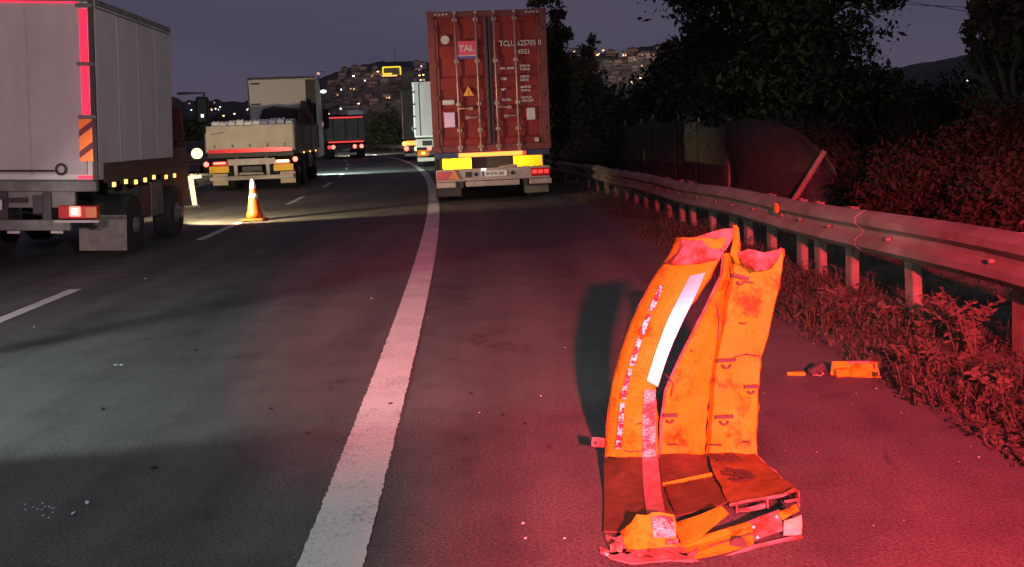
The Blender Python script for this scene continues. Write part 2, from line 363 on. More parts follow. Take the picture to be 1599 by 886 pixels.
# houses on the hill: each one a thing with walls, roof and any lit windows
def hill_point(px, py):
    # the big hill is a slope from 440 m (z -1) to 860 m (crest): find the distance at which this pixel meets it
    for Y in range(450, 880, 6):
        p = at(px, py, Y); t = 1 - (860 - Y) / 420
        pts = [(380, 205), (440, 160), (500, 122), (545, 106), (590, 97), (640, 95), (690, 98), (760, 90), (850, 86), (900, 80), (960, 84), (1010, 72), (1060, 64), (1120, 70)]
        cy = np.interp(px, [a for a, b in pts], [b for a, b in pts]); c = at(px, cy, 860)
        if t > 0 and -1 + (c.z + 1) * t ** 1.15 >= p.z: return p
    return at(px, py, 850)
hn = 0
def house(px, py, wd, ht, lit, wallm, roofm, label, group='houses on the far hillside', gable=True, cat='house'):
    global hn
    p = hill_point(px, py); s = p.y / FPX          # metres per photo pixel there
    W, Hh = wd * s, ht * s; D = W * .8
    rn = random.Random(hn * 13 + 5); hn += 1
    t = thing('house', label, cat, (p.x, p.y, p.z - Hh * .3), (0, 0, rn.uniform(-.5, .5)), group)
    B((0, 0, Hh * .55), (W, D, Hh * 1.1 + 2)).build('wall', wallm, t)
    rh = Hh * .38 if gable else .5
    z0 = Hh * 1.1 + 1.0
    if gable: MB().prism([(-W * .56, -D * .56, z0), (W * .56, -D * .56, z0), (0, -D * .56, z0 + rh)], (0, D * 1.12, 0)).build('roof', roofm, t)
    else: B((0, 0, z0 + .25), (W * 1.06, D * 1.06, .6)).build('roof', roofm, t)
    n = 3 if wd > 11 else 2
    for k in range(n):
        x = (k + .5) / n * W - W / 2; on = rn.random() < lit
        m = mt[rn.choice(['win_warm', 'win_warm', 'win_cool', 'win_dim'])] if on else mt['glass']
        B((x, -D / 2 - .05, Hh * .62), (W * .17, .12, Hh * .32)).build('window', m, t)
    return t
hl = random.Random(42)
LW = {0: 'pale plaster house on the town hillside behind the trucks', 1: 'pinkish plaster house on the town hillside behind the trucks', 2: 'grey house on the town hillside behind the trucks'}
RW = {0: 'pale house on the lit hillside between container and dark trees', 1: 'pinkish house on the lit hillside between container and dark trees', 2: 'grey house on the lit hillside between container and dark trees'}
spots = []
for i in range(400):
    if len(spots) >= 62: break
    x = hl.uniform(512, 672); top = np.interp(x, [505, 545, 590, 640, 690], [122, 108, 100, 98, 99])
    y = top + 4 + (hl.random() ** 1.3) * 82
    if 590 < x < 640 and 100 < y < 124: continue
    if 572 < x < 632 and y > 165: continue
    if any(abs(x - a) < 9 and abs(y - b) < 6 for a, b in spots): continue
    spots.append((x, y)); k = hl.choice([0, 0, 1, 2, 2])
    house(x, y, hl.uniform(7, 15), hl.uniform(4.5, 8), .10, mt[['wall_a', 'wall_b', 'wall_c'][k]], mt[hl.choice(['roof', 'roof', 'roofg'])], LW[k])
spots2 = []
for i in range(400):
    if len(spots2) >= 44: break
    x = hl.uniform(882, 1032); top = np.interp(x, [880, 900, 960, 1010, 1040], [84, 80, 84, 74, 74])
    y = top + 3 + (hl.random() ** 1.2) * 55
    if any(abs(x - a) < 9 and abs(y - b) < 6 for a, b in spots2): continue
    spots2.append((x, y)); k = hl.choice([0, 1, 1, 2])
    house(x, y, hl.uniform(8, 17), hl.uniform(5, 8), .16, mt[['wall_a', 'wall_b', 'wall_c'][k]], mt[hl.choice(['roof', 'roof', 'roofg'])], RW[k], 'houses on the lit slope')
# low town far to the left
for i in range(24):
    x = hl.uniform(262, 392); y = hl.uniform(158, 170); p = at(x, y, 1280)
    t = thing('house', 'tiny far house with lights on the low horizon', 'house', (p.x, p.y, p.z - 9), (0, 0, hl.uniform(-.4, .4)), 'far town lights on the low horizon')
    B((0, 0, 4), (8, 8, 10)).build('wall', mt['wall_c'], t); MB().prism([(-4.6, -4.6, 9), (4.6, -4.6, 9), (0, -4.6, 11.5)], (0, 9.2, 0)).build('roof', mt['roofg'], t)
    B((hl.uniform(-2, 2), -4.1, 7), (1.7, .3, 1.6)).build('window', mt[hl.choice(['win_warm', 'win_cool', 'win_dim', 'win_dim'])], t)
# building with yellow neon outline
p = hill_point(617, 116); s = p.y / FPX
t = thing('house', 'hilltop building outlined by a bright yellow light frame', 'house', (p.x, p.y - 22, p.z - 1.5))
t.scale = (.82, .82, .82)
B((0, 4, 3), (17, 8, 8)).build('wall', mt['wall_c'], t)
for a, b in (((-8.2, 6.8), (8.2, 6.8)), ((-8.2, .6), (-8.2, 6.8)), ((8.2, -.6), (8.2, 6.8)), ((-8.2, .6), (0, .6))):
    T([(a[0], -.4, a[1]), (b[0], -.4, b[1])], .62, 6).build('light_tube', mt['neon'], t)
T([(-19, -.5, -1.2), (5, -.5, -1.2)], .55, 6).build('light_tube', mt['win_warm'], t)
B((-14, 3, 1), (9, 6, 5)).build('annex', mt['wall_a'], t)
T([(3, 6, 7), (3, 6, 24)], .35, 6).build('mast', mt['dark'], t)

# light of the town's street lamps on the slopes
for i, (x, y) in enumerate([(530, 128), (560, 112), (600, 125), (650, 108), (560, 160), (640, 150), (905, 95), (945, 90), (985, 92), (940, 120), (1010, 105)]):
    q = hill_point(x, y); d = bpy.data.lights.new('town_lamp_light', 'POINT'); d.energy = 5500 if x < 800 else 10000; d.color = (1.0, .72, .60); d.shadow_soft_size = 1.0
    o = bpy.data.objects.new('town_lamp_light', d); C.objects.link(o); o.location = (q.x, q.y - 45, q.z + 16)
# far street lamps
def lamp(px, py, Y, m, label, r=.16, grp=None):
    p = at(px, py, Y)
    t = thing('street_lamp', label, 'street lamp', (p.x, p.y, 0), group=grp)
    T([(0, 0, 0), (0, 0, p.z)], [.09, .05], 8).build('pole', mt['dark'], t)
    T([(0, 0, p.z), (.2, 0, p.z + .15), (.75, 0, p.z + .15)], .04, 6).build('arm', mt['dark'], t)
    MB().lathe([(r * .3, -.16), (r, -.08), (r, .05), (r * .5, .13)], c=(0, 0, p.z), n=12).build('lamp_head', m, t, smooth=True)
lamp(505, 143, 110, mt['lamp_cool'], 'street lamp with greenish white head beside the white truck cab', .30)
lamp(497, 115, 100, mt['win_dim'], 'tall dim street lamp rising above the white truck cab', .16)
lamp(552, 119, 400, mt['lamp_cool'], 'far cool white street lamp on the hill slope', .45)
lamp(590, 112, 400, mt['lamp_warm'], 'far warm street lamp below the yellow outlined building', .45)
for x, y in [(893, 93), (906, 86), (919, 81), (933, 86), (942, 79), (1000, 122), (987, 128)]:
    lamp(x, y, 420, mt['lamp_warm'], 'warm street lamp among houses right of the container', .42, 'warm lamps on the lit slope')
for x, y in [(560, 162), (513, 178), (655, 118), (661, 117), (349, 181), (366, 178), (404, 181)]:
    lamp(x, y, 300, mt['lamp_warm'], 'small warm street lamp low on the hill behind the trucks', .26, 'warm lamps low on the hill')
lamp(1511, 126, 400, mt['lamp_cool'], 'single cool lamp shining on the dark right hill', .33)

# ------------------------------------------------------------------ trees
def leaves(blobs, n, size, seed, clump=26, spread=.16, mode='shell'):
    r = np.random.default_rng(seed); V = []
    per = [max(1, int(n * b[6])) for b in blobs]
    for b, cnt in zip(blobs, per):
        nc = max(3, cnt // clump)
        d = r.normal(size=(nc, 3)); d /= np.linalg.norm(d, axis=1)[:, None]
        rad_ = (r.random(nc) ** .45)[:, None] * (1 + .18 * r.normal(size=(nc, 1)))
        ctr = np.array(b[:3]) + d * rad_ * np.array(b[3:6])
        sp = spread * (b[3] + b[5]) / 2
        P = np.repeat(ctr, clump, axis=0) + r.normal(size=(nc * clump, 3)) * sp * np.array([1, 1, .7])
        V.append(P)
    P = np.concatenate(V); k = len(P)
    a = r.normal(size=(k, 3)); a /= np.linalg.norm(a, axis=1)[:, None]
    b_ = r.normal(size=(k, 3)); b_ -= a * (a * b_).sum(1)[:, None]; b_ /= np.linalg.norm(b_, axis=1)[:, None]
    s = size * (.35 + 1.25 * r.random((k, 1)) ** 1.6)
    v = np.stack([P - a * s, P - b_ * s * .45 , P + a * s, P + b_ * s * .45], 1).reshape(-1, 3)
    return v
def leaf_obj(v, name, mat, parent):
    k = len(v) // 4; me = bpy.data.meshes.new(name)
    me.vertices.add(len(v)); me.vertices.foreach_set('co', v.astype(np.float32).ravel())
    me.loops.add(4 * k); me.loops.foreach_set('vertex_index', np.arange(4 * k, dtype=np.int32))
    me.polygons.add(k); me.polygons.foreach_set('loop_start', np.arange(0, 4 * k, 4, dtype=np.int32))
    me.update(calc_edges=True); me.materials.append(mat)
    o = bpy.data.objects.new(name, me); C.objects.link(o); o.parent = parent; return o
def tree(loc, h, blobs, n, size, mat, label, seed, group=None, name='tree', cat='tree', clump=26, spread=.16, tr=.16):
    t = thing(name, label, cat, loc, group=group); rn = random.Random(seed)
    trunk = MB(); path = [(0, 0, -.1)]
    for i in range(1, 6): path.append((rn.uniform(-.08, .08) * i, rn.uniform(-.08, .08) * i, h * i / 5))
    trunk.tube(path, [tr * (1 - .13 * i) for i in range(6)], 8); trunk.build('trunk', mt['bark'], t, smooth=True)
    br = MB()
    for b in blobs:
        for k in range(2):
            s0 = Vector(path[rn.randint(2, 5)]); e = Vector(b[:3]) + Vector((rn.uniform(-.5, .5) * b[3], rn.uniform(-.5, .5) * b[4], rn.uniform(-.3, .5) * b[5]))
            mid = (s0 + e) / 2 + Vector((rn.uniform(-.2, .2), rn.uniform(-.2, .2), .15))
            br.tube([s0, mid, e], [tr * .4, tr * .25, .015], 6)
    br.build('limbs', mt['bark'], t, smooth=True)
    leaf_obj(leaves(blobs, n, size, seed, clump, spread), 'crown', mat, t)
    return t
def W(px, py, Y, o):                               # crown blob centre relative to a trunk base
    p = at(px, py, Y); return (p.x - o[0], p.y - o[1], p.z)
def tree_px(base_px, Y, blobs_px, n, size, mat, label, seed, **k):
    b = at(base_px, 250, Y); o = (b.x, Y)
    s = Y / FPX; bl = []
    tot = sum(q[2] * q[3] for q in blobs_px)
    for (x, y, rx, ry) in blobs_px:
        c = W(x, y, Y + random.Random(x).uniform(-.5, .5), o)
        bl.append((c[0], c[1], c[2], rx * s, rx * s * .9, ry * s, rx * ry / tot))
    top = max(c[2] for c in bl)
    return tree((b.x, Y, -.02), top * .8, bl, n, size, mat, label, seed, **k)
# big tree over the fence
tree_px(1200, 24, [(1170, -40, 120, 90), (1100, 60, 45, 60), (1240, 60, 120, 80), (1180, 140, 130, 70), (1300, 150, 100, 60), (1330, -30, 70, 40), (1080, -5, 35, 22), (1390, -18, 45, 22), (1060, 0, 22, 12)],
        32000, .10, mt['leaf_a'], 'large dark leafy tree rising behind the sagging fence', 11, clump=22)
tree_px(1585, 14, [(1590, 20, 62, 50), (1560, 90, 45, 40), (1620, 130, 70, 70), (1528, 25, 22, 28), (1600, 220, 70, 60), (1512, 60, 9, 12)],
        15000, .07, mt['leaf_b'], 'olive leafed tree overhanging the right hand guardrail', 12, clump=18)
tree_px(1370, 24, [(1390, 190, 80, 55), (1440, 220, 80, 60), (1350, 230, 80, 60), (1400, 150, 40, 36)], 11000, .085, mt['leaf_a'], 'rounded dark tree between the two tall trees', 13)
tree_px(1010, 34, [(1000, 190, 60, 55), (960, 200, 55, 50), (1040, 150, 50, 60), (1060, 120, 40, 50), (930, 170, 40, 45)], 14000, .11, mt['leaf_a'], 'dark tree standing behind the far end of the fence', 14)
tree_px(880, 30, [(880, 150, 30, 50), (885, 210, 40, 45), (905, 110, 22, 22), (868, 60, 12, 40), (875, 110, 22, 40)], 8000, .075, mt['leaf_b'], 'slender tree growing right beside the container trailer', 15, clump=14)
tree_px(850, 34, [(842, 0, 26, 10), (872, 20, 14, 16), (884, 50, 10, 14), (860, 70, 20, 30), (868, 120, 25, 40)], 3500, .10, mt['leaf_b'], 'thin sparse tree top showing above the container roof', 16, clump=9)
tree_px(925, 40, [(925, 62, 12, 10), (917, 80, 14, 14), (905, 95, 20, 18), (890, 120, 25, 25), (925, 130, 20, 30)], 2400, .10, mt['leaf_b'], 'small ragged tree top in front of the lit hillside', 17, clump=9)
tree_px(603, 96, [(603, 200, 26, 30), (590, 215, 18, 22), (618, 212, 18, 22)], 5000, .22, mt['leaf_a'], 'dense round dark tree where the road bends away', 18, clump=20, tr=.3)
tree_px(560, 130, [(556, 225, 25, 12), (520, 226, 22, 10), (645, 225, 20, 12)], 2500, .25, mt['leaf_a'], 'low dark tree row behind the distant tipper truck', 19, tr=.25)
for i, (x, Y, sd) in enumerate([(340, 120, 20), (420, 130, 21), (470, 140, 22), (300, 100, 23), (380, 150, 31)]):
    tree_px(x, Y, [(x, 205, 26, 22), (x + 22, 212, 20, 14), (x - 20, 213, 20, 14)], 3500, .30, mt['leaf_a'], 'dark tree beyond the left carriageway behind the trucks', sd, group='trees beyond the left carriageway', tr=.3)
# dense shrubs behind guardrail and fence
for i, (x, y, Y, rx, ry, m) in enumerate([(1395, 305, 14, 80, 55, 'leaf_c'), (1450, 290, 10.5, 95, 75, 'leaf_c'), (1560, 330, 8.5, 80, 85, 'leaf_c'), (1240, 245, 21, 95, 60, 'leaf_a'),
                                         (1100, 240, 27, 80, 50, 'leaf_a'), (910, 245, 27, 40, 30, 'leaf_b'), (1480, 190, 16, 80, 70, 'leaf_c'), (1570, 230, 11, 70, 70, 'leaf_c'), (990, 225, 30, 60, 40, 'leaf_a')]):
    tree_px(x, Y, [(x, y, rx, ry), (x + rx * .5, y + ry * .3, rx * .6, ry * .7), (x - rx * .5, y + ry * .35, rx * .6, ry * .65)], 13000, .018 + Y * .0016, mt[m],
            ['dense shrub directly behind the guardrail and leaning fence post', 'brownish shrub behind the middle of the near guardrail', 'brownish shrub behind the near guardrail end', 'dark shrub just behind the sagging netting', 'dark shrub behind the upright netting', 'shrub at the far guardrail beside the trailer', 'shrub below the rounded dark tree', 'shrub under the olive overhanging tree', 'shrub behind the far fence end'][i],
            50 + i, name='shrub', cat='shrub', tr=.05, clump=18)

# overhead cables
for k, (y0, y1) in enumerate([(-6, 24), (3, 14)]):
    a, b = at(1380, y0 + 2, 40), at(1540, y1, 30); a2 = a + (a - b) * 3; b2 = b + (b - a) * 3
    pts = [a2.lerp(b2, i / 16) - Vector((0, 0, .9 * (1 - ((i - 8) / 8) ** 2) - .9)) for i in range(17)]
    tag(T(pts, .012, 5).build('overhead_cable', mt['wire']), ['upper thin black cable crossing the sky between trees', 'lower thin black cable crossing the sky between trees'][k], 'cable')

# ================================================================== GUARDRAIL
def zt(y): return float(np.interp(y, [4, 5.1, 6.6, 9.4, 11.85, 15.8, 20.3, 26, 200], [.80, .79, .76, .73, .69, .66, .64, .58, .58]))
PROF = [(0, -.155), (.035, -.14), (.08, -.105), (.08, -.06), (.022, -.018), (.022, .018), (.08, .06), (.08, .105), (.035, .14), (0, .155)]
def guardrail(label, off_post, off_beam, side, posts, y0, y1, seg, ztop, mat_b, mat_p):
    o0 = Vector((xe(posts[0]) + off_post, posts[0], 0)); rt = thing('guardrail', label, 'guardrail', o0)
    rn = random.Random(3); y = y0; i = 0
    while y < y1:
        ye = min(y + seg + .08, y1 + .05); rows = []
        for k in range(9):
            yy = y + (ye - y) * k / 8; sl = (xe(yy + .1) - xe(yy - .1)) / .2 if yy > .2 else -.03
            n = Vector((-1, sl, 0)).normalized() * side; lap = .006 * (i % 2)
            base = Vector((xe(yy) + off_beam, yy, ztop(yy) - .155 + .012 * math.sin(yy * 1.3)))
            rows.append([base + n * (d + lap + .004 * math.sin(yy * 2.1)) + Vector((0, 0, z)) for d, z in PROF])
        MB().grid(rows).build('beam', mat_b, rt, solid=.004, smooth=False, loc=-o0)
        for dy in (.05, .25):
            for dz in (-.07, .07):
                yy = y + seg - .12 + dy
                if yy < 30: MB().lathe([(.013, 0), (.009, .010)], 'X', (xe(yy) + off_beam - side * (.088), yy, ztop(yy) - .155 + dz), 6).build('splice_bolt', mat_p, rt, loc=-o0)
        y += seg; i += 1
    for yy in posts:
        a = math.atan2(xe(yy + .5) - xe(max(yy - .5, 0)), 1.0); h = ztop(yy) - .015
        m = MB(); r_ = Euler((rn.uniform(-.03, .03), rn.uniform(-.05, .03), -a)).to_matrix()
        for c, d in (((0, 0, h / 2 - .1), (.010, .12, h + .2)), ((.03 , .056, h / 2 - .1), (.06, .008, h + .2)), ((.03, -.056, h / 2 - .1), (.06, .008, h + .2))):
            for v in B(c, d).v: pass
            bb = B((c[0] * side, c[1], c[2]), d); m.add([r_ @ Vector(v) for v in bb.v], bb.f)
        p = m.build('post', mat_p, rt, loc=Vector((xe(yy) + off_post, yy, 0)) - o0)
        B((-(.07) * side, 0, h - .15), (.10, .10, .14)).build('spacer', mat_p, p)
        MB().lathe([(.014, -.02), (.014, .012), (.008, .016)], 'X', (-.16 * side, 0, h - .15), 8).build('bolt', mat_p, p)
    return rt
PY = [5.36, 6.69, 7.79, 8.46, 8.94, 9.82, 10.6, 11.23, 12.13, 13.09, 13.75, 14.52, 15.41, 16.29, 17.1, 18, 19, 20, 21.2, 22.4, 24, 26, 28, 31, 35, 39, 43, 47, 52, 57, 62, 67, 72, 77, 82, 87, 92, 97]
guardrail('long steel guardrail curving along the right shoulder', 3.60, 3.50, 1, [4.1] + PY, 3.2, 104, 4.0, zt, mt['galv'], mt['post'])
guardrail('median guardrail with short posts left of the dropside truck', -9.6, -9.5, -1, [20 + 2 * i for i in range(26)], 18, 72, 4.0, lambda y: .75, mt['galv'], mt['post'])
p = at(1190, 329, 8.95); rf = thing('rail_reflector', 'round orange reflector disc fixed on the near guardrail', 'reflector', (xe(8.95) + 3.395, 8.95, .64), (0, rad(90), rad(183)))
MB().lathe([(.05, 0), (.05, .012)], n=16).build('lens', mt['orange_refl'], rf); MB().lathe([(.058, -.02), (.058, 0)], n=16).build('backing', mt['dark'], rf)

# ------------------------------------------------------------------ netting fence behind the rail
fp = [(948, 208, 27), (975, 190, 25.6), (1000, 188, 24.7), (1018, 181, 24), (1058, 181, 22.4), (1090, 186, 21), (1138, 187, 19)]
FP = [at(*q) for q in fp]
fo = Vector((FP[3].x, FP[3].y, 0)); fr = thing('netting_fence', 'brown netting fence with leaning end post behind guardrail', 'fence', fo)
for i, q in enumerate(FP):
    T([(q.x, q.y, -.05), (q.x + .02, q.y, q.z + .03)], .035 if i in (3, 6) else .025, 8).build('post', mt['fencepost'], fr, loc=-fo)
nr = random.Random(2)
for i, (a, b) in enumerate(zip(FP, FP[1:])):
    rows = []
    for k in range(9):
        t = k / 8; zt_ = a.z + (b.z - a.z) * t - .05 - (.10 + .05 * nr.random()) * math.sin(math.pi * t) * (1 if i % 2 else .5)
        rows.append([(a.x + (b.x - a.x) * t - .03 + .025 * math.sin(math.pi * t) * math.sin(j * 1.7 + k), a.y + (b.y - a.y) * t + .03 * math.sin(math.pi * t) * math.sin(j * 2 + k * 1.3), .02 + (zt_ - .02) * j / 6) for j in range(7)])
    MB().grid(rows).build('netting_panel', mt['mesh'], fr, solid=.012, smooth=True, loc=-fo)
lb, lt = at(1228, 312, 15.2), at(1288, 236, 15.0); lb.z = 0.0
T([lb, lt], .045, 8).build('leaning_post', mt['fencepost'], fr, loc=-fo)
top = [at(x, y, Y) for x, y, Y in [(1138, 190, 19), (1170, 186, 17.8), (1205, 190, 17), (1240, 202, 16.3), (1270, 222, 15.6), (1292, 238, 15.1), (1306, 262, 14.8)]]
bot = [Vector((q.x - .05, q.y, .0)) for q in top]; bot[-1] = Vector((top[-1].x + .3, top[-1].y - .3, 0)); bot[-2] = Vector((top[-2].x, top[-2].y, 0))
rows = [[bt.lerp(tp, j / 6) + Vector((.06 * math.sin(j + i), .05 * math.sin(2 * j + i), 0)) for j in range(7)] for i, (tp, bt) in enumerate(zip(top, bot))]
MB().grid(rows).build('sagging_netting', mt['mesh'], fr, solid=.012, smooth=True, sub=1, loc=-fo)

# ------------------------------------------------------------------ weeds along the asphalt edge
def weed_mass(name, n, ox, yr, hr, mat, seed, dens=1.0):
    r = np.random.default_rng(seed); V = []; F = []; o = 0
    y = yr[0] + (yr[1] - yr[0]) * r.random(n) ** 1.5
    for i in range(n):
        k = ox[0] + (ox[1] - ox[0]) * r.random(); edge = .12 * math.sin(y[i] * 2.3) + .08 * math.sin(y[i] * 6.1)
        if k < ox[0] + .2 + edge and r.random() < .75: continue
        x = xe(y[i]) + k; h = hr[0] + (hr[1] - hr[0]) * r.random() ** 2.2; h *= (.5 + .9 * (math.sin(y[i] * 3.1 + k * 4) * .5 + .5))
        a = r.random() * 6.283; ln = h * (.4 + 1.0 * r.random()); dx, dy = math.cos(a) * ln, math.sin(a) * ln; wd = .0015 + .003 * r.random()
        px, py = -math.sin(a) * wd, math.cos(a) * wd; z0 = .0
        V += [(x - px, y[i] - py, z0), (x + px, y[i] + py, z0), (x + dx * .4 + px, y[i] + dy * .4 + py, h * .75), (x + dx * .4 - px, y[i] + dy * .4 - py, h * .75), (x + dx, y[i] + dy, h * (.55 + .5 * r.random()))]
        F += [(o, o + 1, o + 2, o + 3), (o + 3, o + 2, o + 4)]; o += 5
        for _q in range(3):                                     # small side leaves
            q = Vector((x + dx * .4, y[i] + dy * .4, h * .7)); e = Vector((r.normal(), r.normal(), .4 * r.normal())).normalized() * (.02 + .03 * r.random()); s = Vector((-e.y, e.x, .3 * e.z)) * .3; q = q + Vector((r.normal(), r.normal(), r.normal() * .4)) * .015; q.z = max(q.z, .006)
            V += [q, q + e * .5 + s, q + e, q + e * .5 - s]; F += [(o, o + 1, o + 2, o + 3)]; o += 4
    m = MB(); m.v = [tuple(v) for v in V]; m.f = F
    me = bpy.data.meshes.new(name); me.from_pydata(m.v, [], m.f); me.materials.append(mat)
    ob = bpy.data.objects.new(name, me); C.objects.link(ob); ob['kind'] = 'stuff'; return ob
tag(weed_mass('dry_weeds', 15000, (2.72, 3.75), (3.2, 13), (.03, .15), mt['dry'], 1), 'dry brown weeds along the edge of the asphalt', 'weeds')
tag(weed_mass('roadside_grass', 9000, (2.9, 4.6), (3.2, 20), (.05, .24), mt['green'], 2), 'low dark green grass around the guardrail posts', 'grass')
def fern(px, py, h, seed, label):
    b = ground(px, py); rn = random.Random(seed); t = thing('weed_plant', label, 'weed', b, group='tall weeds by the guardrail')
    st = MB(); lf = MB()
    for s in range(5):
        a = rn.uniform(0, 6.28); L = h * rn.uniform(.6, 1.1); pts = [Vector((0, 0, 0)), Vector((math.cos(a) * L * .2, math.sin(a) * L * .2, L * .6)), Vector((math.cos(a) * L * .55, math.sin(a) * L * .55, L * .85))]
        st.tube(pts, [.006, .004, .002], 5)
        for k in range(26):
            u = .25 + .75 * k / 26; q = pts[0].lerp(pts[1], u * 2) if u < .5 else pts[1].lerp(pts[2], u * 2 - 1)
            e = Vector((rn.gauss(0, 1), rn.gauss(0, 1), rn.gauss(.2, .5))).normalized() * rn.uniform(.03, .07); w_ = e.orthogonal().normalized() * .010
            lf.add([q, q + e * .5 + w_, q + e, q + e * .5 - w_], [(0, 1, 2, 3)])
    st.build('stem', mt['dry'], t); lf.build('leaves', mt['dry'], t)
for i, (x, y, h) in enumerate([(1495, 560, .45), (1525, 575, .5), (1440, 540, .34), (1390, 520, .26), (1330, 500, .22), (1560, 640, .28), (1480, 600, .25), (1300, 480, .2), (1420, 585, .2)]):
    fern(x, y, h, 70 + i, 'dry leafy weed sprouting in front of the guardrail posts')

# ================================================================== VEHICLE PARTS
def wheel(rt, x, y, r=.5, wd=.30, side=1):
    o = MB().lathe([(r * .55, -wd / 2), (r * .93, -wd / 2), (r, -wd * .36), (r, wd * .36), (r * .93, wd / 2), (r * .55, wd / 2)], 'X', (0, 0, 0), 28).build('wheel', mt['rubber'], rt, smooth=False, loc=(x, y, r))
    MB().lathe([(r * .54, -.03), (r * .50, .02), (r * .26, .05), (r * .22, .11), (.02, .12)], 'X', (wd * .36, 0, 0), 20).build('rim', mt['rim'], o, smooth=True)
    return o

# ------------------------------------------------------------------ container semi-trailer on the shoulder
CH = rad(4.5)
tr = thing('container_trailer', 'flat container trailer with amber boards and lit red bar', 'trailer', (-.35, 19.95, 0), (0, rad(-.4), CH))
B((-.45, 6, .92), (.14, 11.8, .24)).build('chassis_rail', mt['dark'], tr); B((.45, 6, .92), (.14, 11.8, .24)).build('chassis_rail', mt['dark'], tr)
B((0, .12, .985), (2.40, .20, .13)).build('rear_crossmember', mt['blue'], tr, bevel=.01)
B((0, 10.5, .99), (2.3, .2, .12)).build('front_crossmember', mt['blue'], tr)
B((0, .16, .80), (2.2, .04, .26)).build('rear_plate', mt['skirt'], tr)
MB().tube([(-.70, -.02, .985), (.62, -.02, .985)], .042, 8).build('light_bar', mt['bar_on'], tr)
B((.66, -.02, .985), (.07, .07, .07)).build('light_bar_end', mt['tail_dim'], tr)
for x in (-.74, .73): B((x, -.02, .815), (.61, .03, .235), (rad(-2.0), 0, rad(-3.5))).build('amber_board', mt['amber_refl'], tr, bevel=.006)
pn = B((0, 0, .575), (2.36, .08, .25)).build('lamp_panel', mt['pinkgrey'], tr, bevel=.01)
B((-.98, -.05, .575), (.38, .05, .17)).build('tail_lamp', mt['redlens'], tr, bevel=.01, label='unlit dark red tail lamp')
MB().prism([(-.93, -.085, .50), (-.69, -.085, .50), (-.81, -.085, .70)], (0, .02, 0)).build('triangle_reflector', mt['orange_lens'], tr)
B((.98, -.05, .575), (.40, .05, .17)).build('tail_lamp', mt['redlens'], tr, bevel=.01)
for k in range(3): B((.86 + k * .12, -.08, .585), (.09, .03, .07)).build('lamp_cell', mt['tail_dim'], tr)
for x in (-.36, .40): MB().lathe([(.045, -.055), (.045, 0)], 'Y', (x, 0, .58), 12).build('lamp_hole', mt['black'], tr)
B((-.52, -.05, .58), (.12, .02, .12)).build('round_badge', mt['dark'], tr)
pl = B((.02, -.055, .585), (.52, .02, .115)).build('number_plate', mt['plate'], tr)
B((-.215, -.068, .585), (.045, .006, .11)).build('plate_band', mt['bluestrip'], pl)
lettering('34 ETA 330', .085, (.03, -.068, .555), pl, mt['black'], align='CENTER', bold=.002, sx=.92)
B((-.2, -.05, .68), (.09, .05, .03)).build('plate_lamp', mt['plate_on'], tr)
MB().tube([(.12, -.03, .70), (.5, -.03, .735)], .03, 6).build('air_hose', mt['pinkgrey'], tr)
for c, d in (((-.98, -.02, .385), (.40, .07, .11)), ((-.02, -.02, .385), (1.12, .07, .11)), ((.98, -.02, .385), (.46, .07, .11))): B(c, d).build('underrun_bar', mt['pinkgrey'], tr, bevel=.008)
for x in (-.68, .66): B((x, .06, .42), (.09, .12, .22)).build('bar_bracket', mt['dark'], tr)
for s in (-1, 1):
    B((s * .93, .42, .37), (.52, .015, .50)).build('mudflap', mt['black'] if s < 0 else mt['flap'], tr)
    for y in (1.15, 2.45, 3.75): wheel(tr, s * 1.0, y, .50, .40, s)
B((0, 2.45, .5), (2.0, 2.8, .12)).build('axle_set', mt['dark'], tr)
B((-.7, 9.0, .5), (.12, .12, .9)).build('landing_leg', mt['dark'], tr); B((.7, 9.0, .5), (.12, .12, .9)).build('landing_leg', mt['dark'], tr)

ct = thing('shipping_container', 'tall maroon shipping container with vertical locking rods on trailer', 'container', (-.35, 19.95, 1.052), (0, rad(-.4), CH))
HC, LC, WC = 2.87, 12.1, 2.44
for s in (-1, 1):
    m = MB(); n = 44; rows = []
    for k in range(n * 2 + 1):
        y = .12 + (LC - .24) * k / (n * 2); d = .0 if (k // 1) % 4 in (0, 1) else .035
        rows.append([(s * (WC / 2 - .01 - d), y, .12), (s * (WC / 2 - .01 - d), y, HC - .1)])
    m.grid(rows).build('side_wall', mt['maroon'], ct, solid=.003)
    B((s * (WC / 2 - .07), .06, HC / 2), (.14, .12, HC)).build('corner_post', mt['maroond'], ct, bevel=.008)
    B((s * (WC / 2 - .05), LC / 2, .07), (.10, LC - .26, .14)).build('bottom_rail', mt['maroond'], ct)
    for z in (.06, HC - .055): B((s * (WC / 2 - .086), .085, z), (.185, .19, .122)).build('corner_casting', mt['maroond'], ct, bevel=.01)
B((0, LC / 2, HC - .05), (WC - .08, LC - .26, .05)).build('roof', mt['maroond'], ct); B((0, LC - .06, HC / 2), (WC - .05, .08, HC - .02)).build('front_wall', mt['maroon'], ct)
B((0, LC / 2, .10), (WC - .25, LC - .3, .06)).build('floor', mt['dark'], ct)
B((0, .06, HC - .065), (WC - .37, .11, .125)).build('door_header', mt['maroond'], ct, bevel=.008); B((0, .06, .065), (WC - .37, .11, .13)).build('door_sill', mt['maroond'], ct, bevel=.008)
for s in (-1, 1):
    for k in range(4): B((s * .93 + (k - 1.5) * .075, -.008, HC - .06), (.05, .012, .03), (0, rad(-25), 0)).build('hazard_mark', mt['decal'], ct)
DZ0, DZ1 = .135, HC - .13
doors = []
